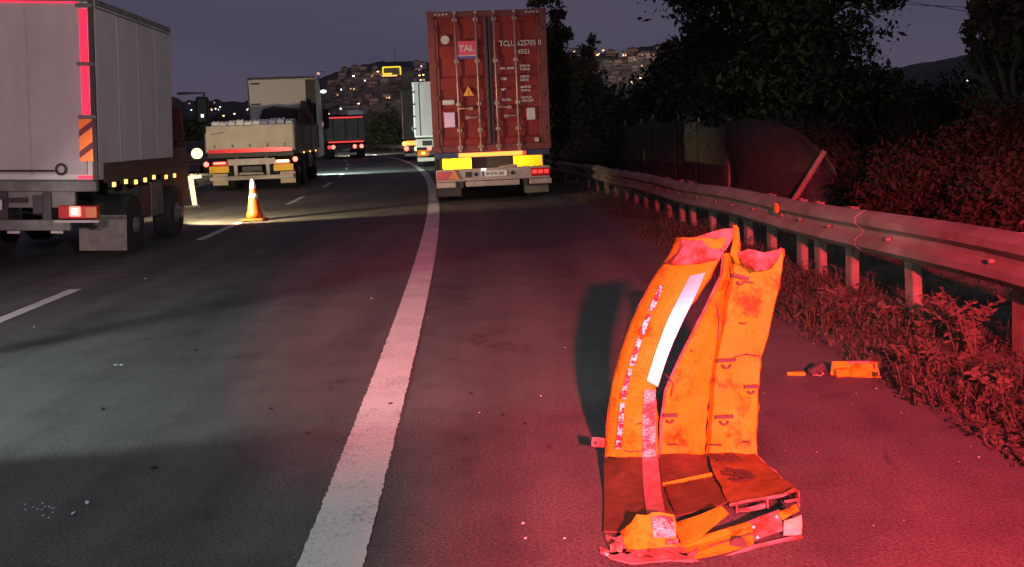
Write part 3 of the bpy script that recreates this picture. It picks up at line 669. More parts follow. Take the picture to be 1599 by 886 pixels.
for s in (-1, 1):
    dx0, dx1 = .008, WC / 2 - .145; cx, wd_ = s * (dx0 + dx1) / 2, dx1 - dx0
    d = B((cx, .07, (DZ0 + DZ1) / 2), (wd_, .04, DZ1 - DZ0)).build('door', mt['maroon'], ct); doors.append(d)
    edge = MB()
    for x in (s * (dx0 + .035), s * (dx1 - .03)): B((x, .035, (DZ0 + DZ1) / 2), (.06, .05, DZ1 - DZ0 - .01)).build('door_stile', mt['maroond'], d, bevel=.006)
    for z, h in ((DZ0 + .06, .11), (DZ0 + .62, .20), (DZ0 + 1.28, .20), (DZ0 + 1.94, .20), (DZ1 - .05, .10)):
        m = MB(); x0, x1 = cx - wd_ / 2 + .075, cx + wd_ / 2 - .075
        m.prism([(x0, .05, z - h / 2 - .05), (x0, .018, z - h / 2), (x0, .018, z + h / 2), (x0, .05, z + h / 2 + .05)], (x1 - x0, 0, 0)); m.build('door_rib', mt['maroon'], d)
    B((s * .03, .02, (DZ0 + DZ1) / 2), (.035, .05, DZ1 - DZ0 - .05)).build('gasket', mt['black'], d)
    for k in range(4): B((s * (dx1 + .02), .0, DZ0 + .3 + k * .68), (.09, .04, .10)).build('hinge', mt['maroond'], d, bevel=.006)
for i, x in enumerate((-.66, -.235, .135, .56)):
    d = doors[0 if i < 2 else 1]
    r = T([(x, -.035, .03), (x, -.035, HC - .03)], .021, 8).build('locking_rod', mt['rod'], d, smooth=True)
    for z in (.10, .45, .98, 1.85, HC - .18): B((x, -.02, z), (.10, .055, .065)).build('rod_bracket', mt['rod'], r, bevel=.006)
    for z in (.03, HC - .04): B((x, -.04, z), (.055, .06, .06)).build('cam', mt['rod'], r, bevel=.006)
    s = -1 if i % 2 else 1; z = .72 if i in (1, 3) else .90
    MB().tube([(x, -.045, z), (x + s * .06, -.07, z - .01), (x + s * .30, -.07, z - .015)], .014, 6).build('handle', mt['rod'], r)
    B((x + s * .25, -.035, z - .015), (.07, .05, .06)).build('handle_catch', mt['rod'], r)
yf = -.012
sg = B((-.447, yf, 2.08), (.385, .02, .36)).build('logo_board', mt['signpink'], ct)
lettering('TAL', .17, (-.447, yf - .013, 2.055), sg, mt['decal'], align='CENTER', bold=.006, sx=1.05)
B((-.447, yf - .011, 1.925), (.385, .004, .05)).build('logo_band', mt['bluestrip'], sg); B((-.447, yf - .011, 1.965), (.385, .004, .02)).build('logo_band', mt['decal'], sg)
MB().lathe([(.088, -.006), (.088, .03)], 'Y', (-.87, yf + .01, 2.30), 20).build('round_decal', mt['decal'], ct)
MB().prism([(-.555, yf - .006, 1.15), (-.335, yf - .006, 1.15), (-.445, yf - .006, 1.345)], (0, .03, 0)).build('warning_triangle', mt['warn'], ct)
lettering('!', .12, (-.445, yf - .010, 1.175), ct, mt['black'], align='CENTER', bold=.002)
for zz, xx, ll in ((.35, -.75, .5), (1.5, .3, .4), (.95, .85, .3)): B((xx, .046, zz), (ll, .006, .012), (0, rad(4), 0)).build('scrape', mt['skirt'], ct)
B((-.86, yf + .005, 1.03), (.25, .03, .10)).build('data_plate', mt['decal'], ct, bevel=.012)
MB().prism([(-.97, yf - .004, .52), (-.75, yf - .004, .52), (-.75, yf - .004, .82), (-.97, yf - .004, .82)], (0, .03, 0)).build('placard', M('pale_pink_placard', (.80, .50, .70), .4, col2=(.55, .40, .85), scale=5), ct)
B((.83, yf + .005, .73), (.17, .03, .24)).build('placard', mt['decal'], ct)
B((.93, yf + .005, .19), (.08, .03, .08)).build('small_decal', mt['decal'], ct)
def lt_(s, sz, x, z, sx=.85, b=.0025): lettering(s, sz, (x, yf - .002, z), ct, mt['decal'], bold=b, sx=sx)
lt_('TCLU', .155, .235, 2.13); lt_('625705', .155, .60, 2.13); lt_('0', .155, 1.035, 2.13); lt_('45G1', .135, .605, 1.96)
for k, (a, b, c) in enumerate([('MAX. GROSS', '32,500 KG', '71,650 LB'), ('TARE', '3,900 KG', '8,600 LB'), ('NET', '28,600 KG', '63,050 LB'), ('CU. CAP.', '76.4 CU.M', '2,700 CU.FT')]):
    z = 1.66 - k * .215
    lt_(a, .062, .235, z, .8); lt_(b, .062, .635, z + .035, .8); lt_(c, .062, .635, z - .035, .8)

# ------------------------------------------------------------------ box truck on the left
bt = thing('box_truck', 'white box truck with red lit edge strips at the left', 'truck', (-6.07, 11.4, 0), (0, rad(2.4), rad(4.0)))
BW, BL, BZ0, BZ1 = 2.24, 3.2, 1.09, 3.24
hw = BW / 2
B((0, BL / 2, (BZ0 + BZ1) / 2), (BW, BL, BZ1 - BZ0)).build('cargo_box', mt['gelside'], bt, bevel=.012)
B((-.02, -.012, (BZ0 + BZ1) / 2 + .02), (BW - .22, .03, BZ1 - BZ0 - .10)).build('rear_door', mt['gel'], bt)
for x in (hw - .03, -hw + .03): B((x, -.018, (BZ0 + BZ1) / 2), (.055, .04, BZ1 - BZ0 - .004)).build('corner_pillar', mt['dark'], bt)
B((0, -.02, BZ1 - .03), (BW - .12, .04, .05)).build('rear_header', mt['grime'], bt)
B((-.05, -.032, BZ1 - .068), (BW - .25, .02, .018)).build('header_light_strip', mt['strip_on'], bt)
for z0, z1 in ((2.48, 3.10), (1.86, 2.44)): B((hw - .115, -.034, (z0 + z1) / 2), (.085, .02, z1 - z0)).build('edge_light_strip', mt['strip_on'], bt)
for z in (3.14, 2.46, 1.84): B((hw - .10, -.04, z), (.20, .03, .045)).build('hinge', mt['grime'], bt, bevel=.006)
cb = B((hw - .125, -.034, 1.565), (.155, .02, .50)).build('chevron_board', mt['orange_refl'], bt)
for z in (1.40, 1.65): MB().prism([(hw - .2025, -.046, z - .05), (hw - .0475, -.046, z + .07), (hw - .0475, -.046, z + .15), (hw - .2025, -.046, z + .03)], (0, .004, 0)).build('chevron', mt['stripe_dark'], cb)
MB().tube([(-.9, -.05, 1.20), (hw - .5, -.05, 1.20)], .014, 6).build('door_bar', mt['dark'], bt)
MB().tube([(hw - .42 + .06 * math.cos(q * .7), -.05, 1.22 + .06 * math.sin(q * .7)) for q in range(10)], .016, 6).build('bar_loop', mt['dark'], bt)
B((hw - .15, -.035, 1.125), (.17, .02, .035)).build('reflector', mt['strip_on'], bt)  # reflector given a glow of its own in place of returned light
B((0, .0, 1.02), (BW - .04, .10, .13)).build('rear_sill', mt['grime'], bt, bevel=.01)
B((-.1, .06, .86), (BW - .4, .06, .20)).build('rear_valance', mt['grime'], bt)
for x in (-.55, .1): B((x, .01, .85), (.35, .05, .06)).build('valance_slot', mt['black'], bt)
for x in (-.7, 0.0, .5): B((x, .15, .82), (.10, .3, .45)).build('chassis_bracket', mt['dark'], bt)
ho = B((hw - .24, -.02, .71), (.46, .08, .155)).build('tail_lamp', mt['redlens'], bt, bevel=.01)
B((hw - .27, -.065, .72), (.13, .02, .12)).build('lamp_core', mt['tail_on'], ho, bevel=.01); B((hw - .27, -.078, .72), (.07, .01, .07)).build('lamp_glow', mt['tail_hot'], ho)
B((hw - .08, -.065, .71), (.12, .02, .12)).build('indicator', mt['orange_lens'], ho)
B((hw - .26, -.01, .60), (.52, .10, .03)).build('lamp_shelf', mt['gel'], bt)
B((-.2, .03, .55), (BW - .3, .08, .13)).build('underrun_bar', mt['grime'], bt, bevel=.01)
for x in (.12, .62): B((x, -.02, .47), (.14, .03, .03)).build('bar_clip', mt['gel'], bt)
B((hw - .30, .95, .36), (.60, .02, .46), (rad(-3), 0, 0)).build('mudflap', mt['flap'], bt); B((-hw + .30, .95, .36), (.60, .02, .46), (rad(-3), 0, 0)).build('mudflap', mt['flap'], bt)
for k in range(1, 4): B((hw + .002, BL * k / 4, 2.25), (.012, .02, 1.90)).build('side_seam', mt['gel'], bt)
B((hw + .002, BL / 2, BZ1 - .05), (.016, BL - .04, .07)).build('top_rail', mt['grime'], bt); B((hw + .004, BL / 2, BZ1 - .115), (.012, BL - .06, .012)).build('top_rail_lip', mt['dark'], bt)
for k in range(10): MB().lathe([(.012, 0), (.008, .006)], 'X', (hw + .010, .12 + k * (BL - .24) / 9, BZ1 - .05), 6).build('rivet', mt['gel'], bt)
pt_ = B((-.25, -.05, .80), (.52, .02, .12)).build('number_plate', mt['decal'], bt)
for x in (-.3, .35): MB().tube([(x, -.035, 1.15), (x, -.035, 3.12)], .014, 6).build('door_rod', mt['gel'], bt)
MB().tube([(-.6, .1, .75), (-.2, .05, .62), (.2, .1, .70), (.45, .02, .66)], .012, 6).build('cable', mt['black'], bt)
B((hw + .003, BL / 2 + .05, 1.17), (.012, BL - .2, .24)).build('side_skirt', mt['skirt'], bt)
for k, y in enumerate((.35, .8, 1.2, 1.6, 2.0, 2.6, 3.05)):
    mk = B((hw + .02, y, 1.02 + .015 * math.sin(k * 2)), (.05, .09, .07)).build('side_marker', mt['dark'], bt); B((hw + .05, y, 1.02 + .015 * math.sin(k * 2)), (.03, .075, .055)).build('marker_lens', mt['amber_on'], mk)
for s in (-1, 1):
    wheel(bt, s * (hw - .29), 1.42, .42, .50, s); wheel(bt, s * (hw - .16), 3.45, .42, .26, s)
    B((s * .4, 2.5, .80), (.12, 5.0, .22)).build('chassis_rail', mt['dark'], bt)
B((hw - .35, 2.15, .70), (.5, .55, .5)).build('fuel_tank', mt['dark'], bt, bevel=.04); B((hw - .32, 2.65, .70), (.46, .6, .52)).build('battery_box', mt['grime'], bt, bevel=.02)
cab = MB().prism([(-.92, BL + .08, .55), (-.92, BL + 1.62, .55), (-.92, BL + 1.62, 1.35), (-.92, BL + 1.25, 2.22), (-.92, BL + .08, 2.26)], (1.84, 0, 0)).build('cab', mt['dark'], bt, bevel=.03)
MB().prism([(.925, BL + .35, 1.42), (.925, BL + 1.35, 1.42), (.925, BL + 1.12, 2.05), (.925, BL + .35, 2.05)], (.012, 0, 0)).build('side_window', mt['glass'], cab)
ma = MB().tube([(.96, BL + .9, 2.28), (1.36, BL + 1.0, 2.30), (1.36, BL + 1.0, 1.66), (.97, BL + 1.0, 1.5)], .022, 6).build('mirror_arm', mt['black'], bt)
B((1.33, BL + 1.0, 2.02), (.20, .10, .44)).build('mirror', mt['black'], ma, bevel=.03); B((1.34, BL + .945, 1.93), (.04, .012, .05)).build('mirror_glow', mt['win_cool'], ma)  # glint on the mirror made as a small glowing patch
for s in (-1, 1): MB().lathe([(.10, 0), (.10, .03)], 'Y', (s * .78, BL + 1.61, .82), 14).build('headlamp', mt['head_on'], cab)

# ------------------------------------------------------------------ dropside truck
dt = thing('dropside_truck', 'white dropside truck with tailgate, amber boards and loaded goods', 'truck', (-7.52, 28.0, 0), (0, 0, rad(4.8)))
B((0, 3.1, 1.08), (2.42, 6.2, .14)).build('load_floor', mt['grime'], dt)
tg = B((0, .0, 1.52), (2.50, .06, .74)).build('tailgate', mt['cream'], dt, bevel=.012)
for k in range(5): B((-1.0 + k * .5, -.04, 1.30), (.05, .03, .09)).build('tailgate_hinge', mt['grime'], tg)
B((0, -.042, 1.70), (2.40, .02, .025)).build('tailgate_rib', mt['cream'], tg); B((-.9, -.04, 1.68), (.42, .03, .02), (0, rad(-6), 0)).build('tailgate_dent', mt['grime'], tg)
B((0, -.05, 1.16), (2.36, .02, .11)).build('reflective_strip', mt['red_refl'], dt)
B((0, .02, 1.04), (2.44, .10, .14)).build('rear_sill', mt['dark'], dt)
for s in (-1, 1):
    B((s * 1.235, 3.15, 1.50), (.035, 6.2, .72)).build('side_board', mt['cream'] if s < 0 else mt['grime'], dt)
    for y in (0.06, 2.1, 4.15, 6.25): B((s * 1.25, y, 1.52), (.07, .09, .80)).build('stake', mt['grime'], dt)
    B((s * .42, 4.2, .84), (.10, 8.2, .26)).build('chassis_rail', mt['dark'], dt)
    B((s * .88, .02, .80), (.46, .06, .13)).build('tail_lamp', mt['redlens'], dt, bevel=.01)
    B((s * .90, -.025, .82), (.34, .03, .06)).build('tail_lamp_tube', mt['tail_hot' if s > 0 else 'tail_on'], dt)
    MB().lathe([(.075, -.03), (.06, -.06)], 'Y', (s * 1.27, -.02, .86 if s > 0 else .80), 12).build('corner_lamp', mt['tail_on'], dt)
    B((s * .92, -.035, .635), (.56, .02, .19), (rad(3), 0, 0)).build('amber_board', mt['yellow_board'], dt)
    B((s * .98, .35, .33), (.44, .02, .34)).build('mudflap', mt['cflap'], dt)
    for y, ww in ((1.15, .55), (2.4, .55), (6.6, .3)): wheel(dt, s * .92, y, .50, ww, s)
B((0, .03, .83), (1.36, .06, .18)).build('lamp_bar', mt['cream'], dt); B((-.02, -.01, .84), (.56, .02, .11)).build('number_plate', mt['decal'], dt)
B((0, .1, .62), (.62, .1, .20)).build('tow_coupling', mt['black'], dt, bevel=.03)
B((0, -.02, .37), (2.40, .07, .12)).build('underrun_bar', mt['cream'], dt, bevel=.01)
for x in (-.45, .47): B((x, .02, .55), (.10, .08, .40)).build('bar_bracket', mt['cream'], dt)
MB().prism([(-.40, .0, .45), (.36, .0, .45), (.30, .0, .52), (-.34, .0, .52)], (0, .03, 0)).build('coupling_step', mt['cream'], dt)
for y in (2.0, 3.6, 5.2): mk = B((1.27, y, 1.02), (.03, .07, .05)).build('side_marker', mt['amber_on'], dt)
for y in (3.3, 4.3): MB().lathe([(.05, 0), (.05, .03)], 'X', (1.05, y, .72), 10).build('side_reflector_glow', mt['tail_on'], dt)  # reflectors glow by themselves, standing in for light thrown back
B((.9, 4.6, .72), (.5, 1.3, .5)).build('fuel_tank', mt['dark'], dt, bevel=.05)
dcab = MB().prism([(-1.2, 6.75, .75), (-1.2, 8.6, .75), (-1.2, 8.6, 2.0), (-1.2, 8.35, 3.2), (-1.2, 7.9, 3.62), (-1.2, 6.75, 3.62)], (2.4, 0, 0)).build('cab', mt['white'], dt, bevel=.04)
B((0, 6.73, 3.635), (2.36, .1, .05)).build('roof_edge', mt['dark'], dcab)
B((1.02, 6.735, 2.75), (.34, .03, 1.6)).build('rear_panel_dark', mt['black'], dcab); B((-1.17, 6.735, 2.7), (.05, .03, 1.7)).build('rear_trim', mt['grime'], dcab)
for z in (3.45, 2.72): B((-.93, 6.735, z), (.34, .03, .05)).build('rear_handle', mt['dark'], dcab)
for s in (-1, 1): B((s * 1.36, 8.3, 2.15), (.22, .14, .75)).build('mirror', mt['black'], dcab, bevel=.04); MB().lathe([(.12, 0), (.12, .03)], 'Y', (s * .9, 8.59, .95), 14).build('headlamp', mt['head_on'], dcab)
B((1.25, 8.32, 1.95), (.03, .10, .16)).build('mirror_glow', mt['win_dim'], dcab)  # small glowing patch at the mirror
# load: every item lies in the bed as its own thing
def sack(x, y, z, sx, sy, sz, mat, label, seed, name='covered_load', cat='load'):
    rn = np.random.default_rng(seed); bm = bmesh.new(); bmesh.ops.create_icosphere(bm, subdivisions=3, radius=1)
    for v in bm.verts:
        n = v.co.copy(); k = 1 + .10 * math.sin(n.x * 5 + seed) + .08 * math.sin(n.y * 7) + .06 * math.sin(n.z * 9 + n.x * 6)
        v.co = Vector((np.sign(n.x) * abs(n.x) ** .75 * sx, np.sign(n.y) * abs(n.y) ** .75 * sy, max(-.6, n.z) * sz)) * k
    me = bpy.data.meshes.new(name); bm.to_mesh(me); bm.free(); me.polygons.foreach_set('use_smooth', [True] * len(me.polygons)); me.materials.append(mat)
    o = bpy.data.objects.new(name, me); C.objects.link(o); p = dt.matrix_basis @ Vector((x, y, z + .6 * sz)); o.location = p; o.rotation_euler = (0, 0, rad(4.8)); return tag(o, label, cat)
bpy.context.view_layer.update()
dt.matrix_basis = Matrix.LocRotScale(dt.location, dt.rotation_euler, None)
sack(.15, 6.0, 1.15, .85, .5, .58, mt['brown'], 'brown sack heap at the front of the truck bed', 1, 'sack_heap', 'sacks')
sack(.9, 5.6, 1.15, .30, .5, .92, mt['brown'], 'tall brown bundle leaning at the right truck bed corner', 2, 'bundle', 'bundle')
sack(.0, 6.15, 2.05, .72, .42, .34, mt['tarp'], 'dark rolled tarpaulin bundle lying before the white cab', 4, 'tarpaulin_bundle', 'tarpaulin')
k = 0
for x in np.arange(-1.0, 1.15, .235):
    for row in range(2):
        white = x < .25
        q = dt.matrix_basis @ Vector((x, .35 + row * .5, 1.15))
        b_ = thing('bottle_pack', 'white wrapped bottle pack behind the truck tailgate' if white else 'blue wrapped bottle pack behind the truck tailgate', 'bottle pack', q, (0, 0, rad(4.8 + rnd.uniform(-4, 4))), 'white bottle packs in the truck' if white else 'blue bottle packs in the truck')
        hh = .86 + rnd.uniform(-.03, .04)
        B((0, 0, hh / 2), (.225, .40, hh)).build('wrap', mt['packw' if white else 'packb'], b_, bevel=.02)
        for cx in (-.06, .06): MB().lathe([(.045, hh - .005), (.04, hh + .02), (.02, hh + .035)], c=(cx, 0, 0), n=8).build('bottle_neck', mt['packw'], b_)

# ------------------------------------------------------------------ distant trucks
ft = thing('tipper_truck', 'distant dark tipper truck with four red tail lights', 'truck', (-10.75, 63.6, 0), (0, 0, rad(14)))
B((0, 3.0, 1.95), (2.5, 6, 1.55)).build('tipper_body', mt['grime'], ft, bevel=.03)
for x in (-.8, 0, .8): B((x, -.03, 1.95), (.08, .06, 1.4)).build('body_rib', mt['dark'], ft)
B((0, -.05, 2.72), (2.3, .05, .07)).build('top_light_strip', mt['tail_dim'], ft); B((0, -.04, 1.12), (2.3, .05, .08)).build('reflective_strip', mt['tail_dim'], ft)  # lower reflective strip emits, its returned light built into the material
B((0, .1, .78), (2.3, .12, .3)).build('lamp_bar', mt['dark'], ft)
for x, m in ((-1.1, 'tail_dim'), (-.85, 'tail_on'), (.55, 'tail_on'), (1.0, 'tail_on')): MB().lathe([(.13, 0), (.11, -.05)], 'Y', (x, .03, .8), 12).build('tail_lamp', mt[m], ft)
B((0, .0, .32), (1.3, .05, .16)).build('underrun_bar', mt['cream'], ft); B((0, .03, .62), (.5, .03, .12)).build('number_plate', mt['decal'], ft)
B((0, 7.0, 1.9), (2.4, 1.7, 2.3)).build('cab', mt['dark'], ft, bevel=.08); B((0, 3.5, .8), (.9, 7, .3)).build('chassis', mt['dark'], ft)
B((.7, -.02, 3.02), (1.1, .3, .3)).build('tarp_roll', mt['packw'], ft, bevel=.05)
for s in (-1, 1):
    for y in (1.0, 2.3, 6.9): wheel(ft, s * 1.0, y, .5, .5, s)
    MB().lathe([(.14, 0), (.14, .03)], 'Y', (s * .9, 7.84, .95), 12).build('headlamp', mt['head_on'], ft)

rt_ = thing('refrigerated_trailer', 'white trailer with amber lamps standing behind the container', 'trailer', (-2.86, 42, 0), (0, 0, rad(5)))
B((0, 5, 2.5), (2.5, 10, 2.4)).build('cargo_box', mt['white'], rt_, bevel=.03)
for s in (-1, 1): B((s * .61, -.02, 2.5), (1.16, .04, 2.25)).build('rear_door', mt['gel'], rt_); B((s * .1, -.05, 2.5), (.03, .04, 2.2)).build('locking_rod', mt['galv'], rt_)
for k in range(4): B((-1.2, -.05, 1.7 + .52 * k), (.10, .05, .06)).build('hinge', mt['dark'], rt_)
B((-.98, -.05, 2.5), (.03, .03, 2.25)).build('door_edge', mt['dark'], rt_)
B((0, .02, 1.05), (2.4, .06, .36)).build('rear_valance', mt['cream'], rt_); B((-.72, -.02, 1.05), (.40, .04, .22)).build('valance_window', mt['black'], rt_)
for x in (-.9, .9): B((x, .0, .62), (.5, .05, .26)).build('tail_lamp', mt['orange_lens'], rt_); B((x, -.035, .62), (.16, .03, .10)).build('lamp_core', mt['amber_on'], rt_)
B((0, .02, .62), (1.2, .06, .2)).build('lamp_bar', mt['dark'], rt_); B((0, .03, .34), (2.3, .06, .16)).build('underrun_bar', mt['cream'], rt_); B((0, 5, .95), (.9, 10, .3)).build('chassis', mt['dark'], rt_)
for s in (-1, 1):
    for y in (1.4, 2.7): wheel(rt_, s * 1.0, y, .5, .4, s)
dk = thing('curtain_trailer', 'dark trailer with amber and red tail lights beyond the white trailer', 'trailer', (-4.6, 53, 0), (0, 0, rad(5.8)))
B((0, 5, 2.55), (2.5, 10, 2.7)).build('cargo_box', M('dark_curtain', (.05, .035, .035), .7, col2=(.09, .06, .06), scale=2), dk, bevel=.03)
MB().lathe([(.2, 0), (.2, -.03)], 'Y', (-.55, -.02, 1.75), 14).build('round_decal', mt['decal'], dk); T([(-1.2, -.04, 1.2), (-1.2, -.04, 3.8)], .03, 6).build('corner_rod', mt['rod'], dk)
B((-.55, .0, .98), (1.0, .05, .24)).build('amber_board', mt['bar_on'], dk)
for x, z, m in ((-1.15, .95, 'amber_on'), (-1.05, .68, 'tail_on'), (-.5, .66, 'tail_hot'), (.2, .66, 'tail_on')): MB().lathe([(.13, 0), (.11, -.05)], 'Y', (x, .0, z), 12).build('tail_lamp', mt[m], dk)
B((0, .08, .72), (2.4, .12, .4)).build('lamp_bar', mt['dark'], dk); B((0, .03, .34), (2.3, .06, .14)).build('underrun_bar', mt['pinkgrey'], dk); B((0, 5, .95), (.9, 10, .3)).build('chassis', mt['dark'], dk)
for s in (-1, 1):
    for y in (1.4, 2.7): wheel(dk, s * 1.0, y, .5, .4, s)

# oncoming car beyond the median with headlamps on
oc = thing('oncoming_car', 'oncoming car with glaring yellow headlamps beyond the median guardrail', 'car', (-16.4, 49.1, 0), (0, 0, rad(196)))
MB().prism([(-.85, 4.2, .35), (-.85, 4.25, .75), (-.85, 3.2, .98), (-.85, 2.6, 1.45), (-.85, .9, 1.5), (-.85, .1, 1.0), (-.85, .0, .4)], (1.7, 0, 0)).build('body', mt['dark'], oc, bevel=.05)
MB().prism([(-.7, 3.18, 1.02), (.7, 3.18, 1.02), (.62, 2.63, 1.42), (-.62, 2.63, 1.42)], (0, .03, .03)).build('windscreen', mt['glass'], oc)
for s in (-1, 1):
    MB().lathe([(.26, 0), (.26, .05), (.16, .08)], 'Y', (s * .6, 4.22, .92), 16).build('headlamp', mt['head_on'], oc)
    for y in (.8, 3.4): wheel(oc, s * .78, y, .32, .2, s)

# headlamps of the trucks in view light the road ahead of them
def headlight(root, x, y, z, tx, ty, tz, power, col, size, blend=.4):
    a = root.matrix_basis @ Vector((x, y, z)); b = root.matrix_basis @ Vector((tx, ty, tz)); return spot('headlamp_light', a, b, power, col, size, blend, .05)
for r in (bt, ft, oc): r.matrix_basis = Matrix.LocRotScale(r.location, r.rotation_euler, None)
headlight(bt, .78, BL + 1.75, .82, 3.2, BL + 6.0, .0, 1100, (1.0, .76, .42), 105)
headlight(bt, -.6, BL + 1.75, .82, 0.2, BL + 12.0, .8, 1300, (1.0, .74, .48), 60, .7)
headlight(dt, .9, 8.75, .95, 5.0, 16.0, 0, 2000, (.80, 1.0, .88), 110)
headlight(ft, .9, 8.1, .95, 4.0, 16, 0, 4000, (1.0, .88, .68), 110)
headlight(oc, 0, 4.4, .78, 0.5, 14, .3, 500, (1.0, .74, .40), 120)

# ------------------------------------------------------------------ traffic cone and barricade
cn = thing('traffic_cone', 'orange traffic cone with white sleeves on the lane line', 'traffic cone', (-4.66, 17.35, .006))
B((0, 0, .02), (.38, .38, .04)).build('base', mt['cone'], cn, bevel=.012)
MB().lathe([(.155, .035), (.125, .14), (.092, .34), (.065, .50), (.040, .68), (.026, .75)], n=24).build('cone_body', mt['cone'], cn, smooth=True)
MB().lathe([(.0845, .40), (.0715, .485)], n=24).build('white_sleeve', mt['conew'], cn, smooth=True); MB().lathe([(.0585, .58), (.032, .745)], n=24).build('white_sleeve', mt['conew'], cn, smooth=True)
bz = thing('barricade', 'white board barricade on one post between the two trucks', 'barricade', (-7.24, 21.8, 0), (0, 0, rad(6)))
B((.02, 0, .34), (.11, .05, .68), (0, rad(-5), 0)).build('post', mt['wood'], bz); B((-.05, -.04, .66), (.58, .03, .075), (0, rad(-4), 0)).build('board', mt['wood'], bz); B((.02, 0, .015), (.34, .34, .03)).build('foot', mt['dark'], bz)

# ================================================================== ORANGE WRECKAGE
def wreck_paint():
    m = bpy.data.materials.new('wreck_orange_paint'); m.use_nodes = True; nt = m.node_tree; p = nt.nodes['Principled BSDF']
    tc = nt.nodes.new('ShaderNodeTexCoord')
    def nz(s, d, st=None):
        n = nt.nodes.new('ShaderNodeTexNoise'); n.inputs['Scale'].default_value = s; n.inputs['Detail'].default_value = d; n.inputs['Roughness'].default_value = .65
        if st:
            mp = nt.nodes.new('ShaderNodeMapping'); mp.inputs['Scale'].default_value = st; nt.links.new(tc.outputs['Object'], mp.inputs[0]); nt.links.new(mp.outputs[0], n.inputs['Vector'])
        else: nt.links.new(tc.outputs['Object'], n.inputs['Vector'])
        return n
    def rp(s, a, b, pa, pb):
        r = nt.nodes.new('ShaderNodeValToRGB'); r.color_ramp.elements[0].position = pa; r.color_ramp.elements[1].position = pb
        r.color_ramp.elements[0].color = (*a, 1); r.color_ramp.elements[1].color = (*b, 1); nt.links.new(s, r.inputs[0]); return r
    def mul(a, b, f=1.0):
        x = nt.nodes.new('ShaderNodeMixRGB'); x.blend_type = 'MULTIPLY'; x.inputs[0].default_value = f; nt.links.new(a, x.inputs[1]); nt.links.new(b, x.inputs[2]); return x
    base = rp(nz(5, 6).outputs['Fac'], (.48, .24, .010), (.58, .31, .016), .35, .65)
    dirt = rp(nz(7, 14).outputs['Fac'], (.07, .04, .05), (1, 1, 1), .35, .47)
    scr = rp(nz(22, 6, (6, 6, .8)).outputs['Fac'], (.10, .05, .05), (1, 1, 1), .33, .39)
    c = mul(base.outputs[0], dirt.outputs[0], .8); c = mul(c.outputs[0], scr.outputs[0], .7)
    nt.links.new(c.outputs[0], p.inputs['Base Color']); p.inputs['Roughness'].default_value = .6; p.inputs['Specular IOR Level'].default_value = .15
    b = nt.nodes.new('ShaderNodeBump'); b.inputs['Strength'].default_value = .22; b.inputs['Distance'].default_value = .02
    nt.links.new(nz(11, 5).outputs['Fac'], b.inputs['Height']); nt.links.new(b.outputs[0], p.inputs['Normal'])
    return m
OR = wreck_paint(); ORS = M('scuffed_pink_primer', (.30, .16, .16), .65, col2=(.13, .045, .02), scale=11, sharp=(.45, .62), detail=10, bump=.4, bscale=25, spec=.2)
OLV = M('shaded_tray_panel', (.085, .050, .026), .7, col2=(.035, .030, .014), scale=7, detail=9, bump=.3, bscale=20, spec=.15)  # orange shell toned down here; shade of grazing light put into the colour
wo = Vector((.68, 3.55, 0)); wr = thing('truck_fairing_wreck', 'crumpled orange truck body panel standing upright on the shoulder', 'wreckage', wo)
def cr(p0, p1, p2, p3, t): return .5 * ((2 * p1) + (-p0 + p2) * t + (2 * p0 - 5 * p1 + 4 * p2 - p3) * t * t + (-p0 + 3 * p1 - 3 * p2 + p3) * t ** 3)
def spl(P, n, smooth=True):
    out = []
    for i in range(len(P) - 1):
        a, b, c, d = P[max(i - 1, 0)], P[i], P[i + 1], P[min(i + 2, len(P) - 1)]
        for k in range(n): out.append(cr(a, b, c, d, k / n) if smooth else b.lerp(c, k / n))
    return out + [P[-1]]
def patch(rows, name, mat, n=4, m=3, solid=.005, dent=.0055, parent=None, su=True, sv=False, label=None, push=0.0, smooth=False, lift=0.0):
    R_ = [[at(*q) for q in r] for r in rows]; R_ = [spl(r, m, sv) for r in R_]; cols = [spl([r[j] for r in R_], n, su) for j in range(len(R_[0]))]
    G = [[cols[j][i].copy() for j in range(len(cols))] for i in range(len(cols[0]))]
    for i, r in enumerate(G):
        for j, v in enumerate(r):
            v.y += dent * (math.sin(v.x * 31 + v.z * 17) + math.sin(v.z * 43 - v.x * 23) * .7) - push
            if solid > .003 and (i in (0, len(G) - 1) or j in (0, len(r) - 1)):
                v.x += .0035 * math.sin(v.z * 173 + i * 2.1) + .002 * math.sin(i * 12.9 + j * 78.2); v.z += .0035 * math.sin(v.x * 151 + j * 1.7) + .0025 * math.sin(i * 39.3 + j * 11.1)
            v.z = max(v.z + lift, .012)
    return MB().grid(G).build(name, mat, parent or wr, solid=solid, smooth=smooth, loc=(-wo if parent in (None, wr) else Vector((0, 0, 0))), label=label)
lean = lambda y: .11 * (710 - y) / 350
BR = [(396, 1129, 1143, 1222), (430, 1125, 1140, 1217), (490, 1096, 1129, 1205), (560, 1060, 1115, 1187), (610, 1038, 1109, 1181), (660, 1031, 1106, 1180), (712, 1030, 1103, 1179)]
pk = patch([[(l, y, 3.95 + lean(y)), ((l + c) / 2, y, 3.97 + lean(y)), (c - 3, y, 4.00 + lean(y))] for y, l, c, r in BR], 'middle_panel', OR, su=False)
pb = patch([[(c, y, 4.035 + lean(y)), (c + 7, y, 4.00 + lean(y)), ((c + r) / 2, y, 3.99 + lean(y)), (r, y - (6 if y == 396 else 0), 3.97 + lean(y)), (r + 1, y - (6 if y == 396 else 0), 4.02 + lean(y))] for y, l, c, r in BR], 'back_panel', OR, su=False)
patch([[(1140, 398, 4.05), (1146, 352, 4.04), ], [(1147, 410, 4.05), (1151, 356, 4.06)], [(1156, 412, 4.06), (1155, 386, 4.07)]], 'torn_spike', OR, n=2, m=2, dent=.002)
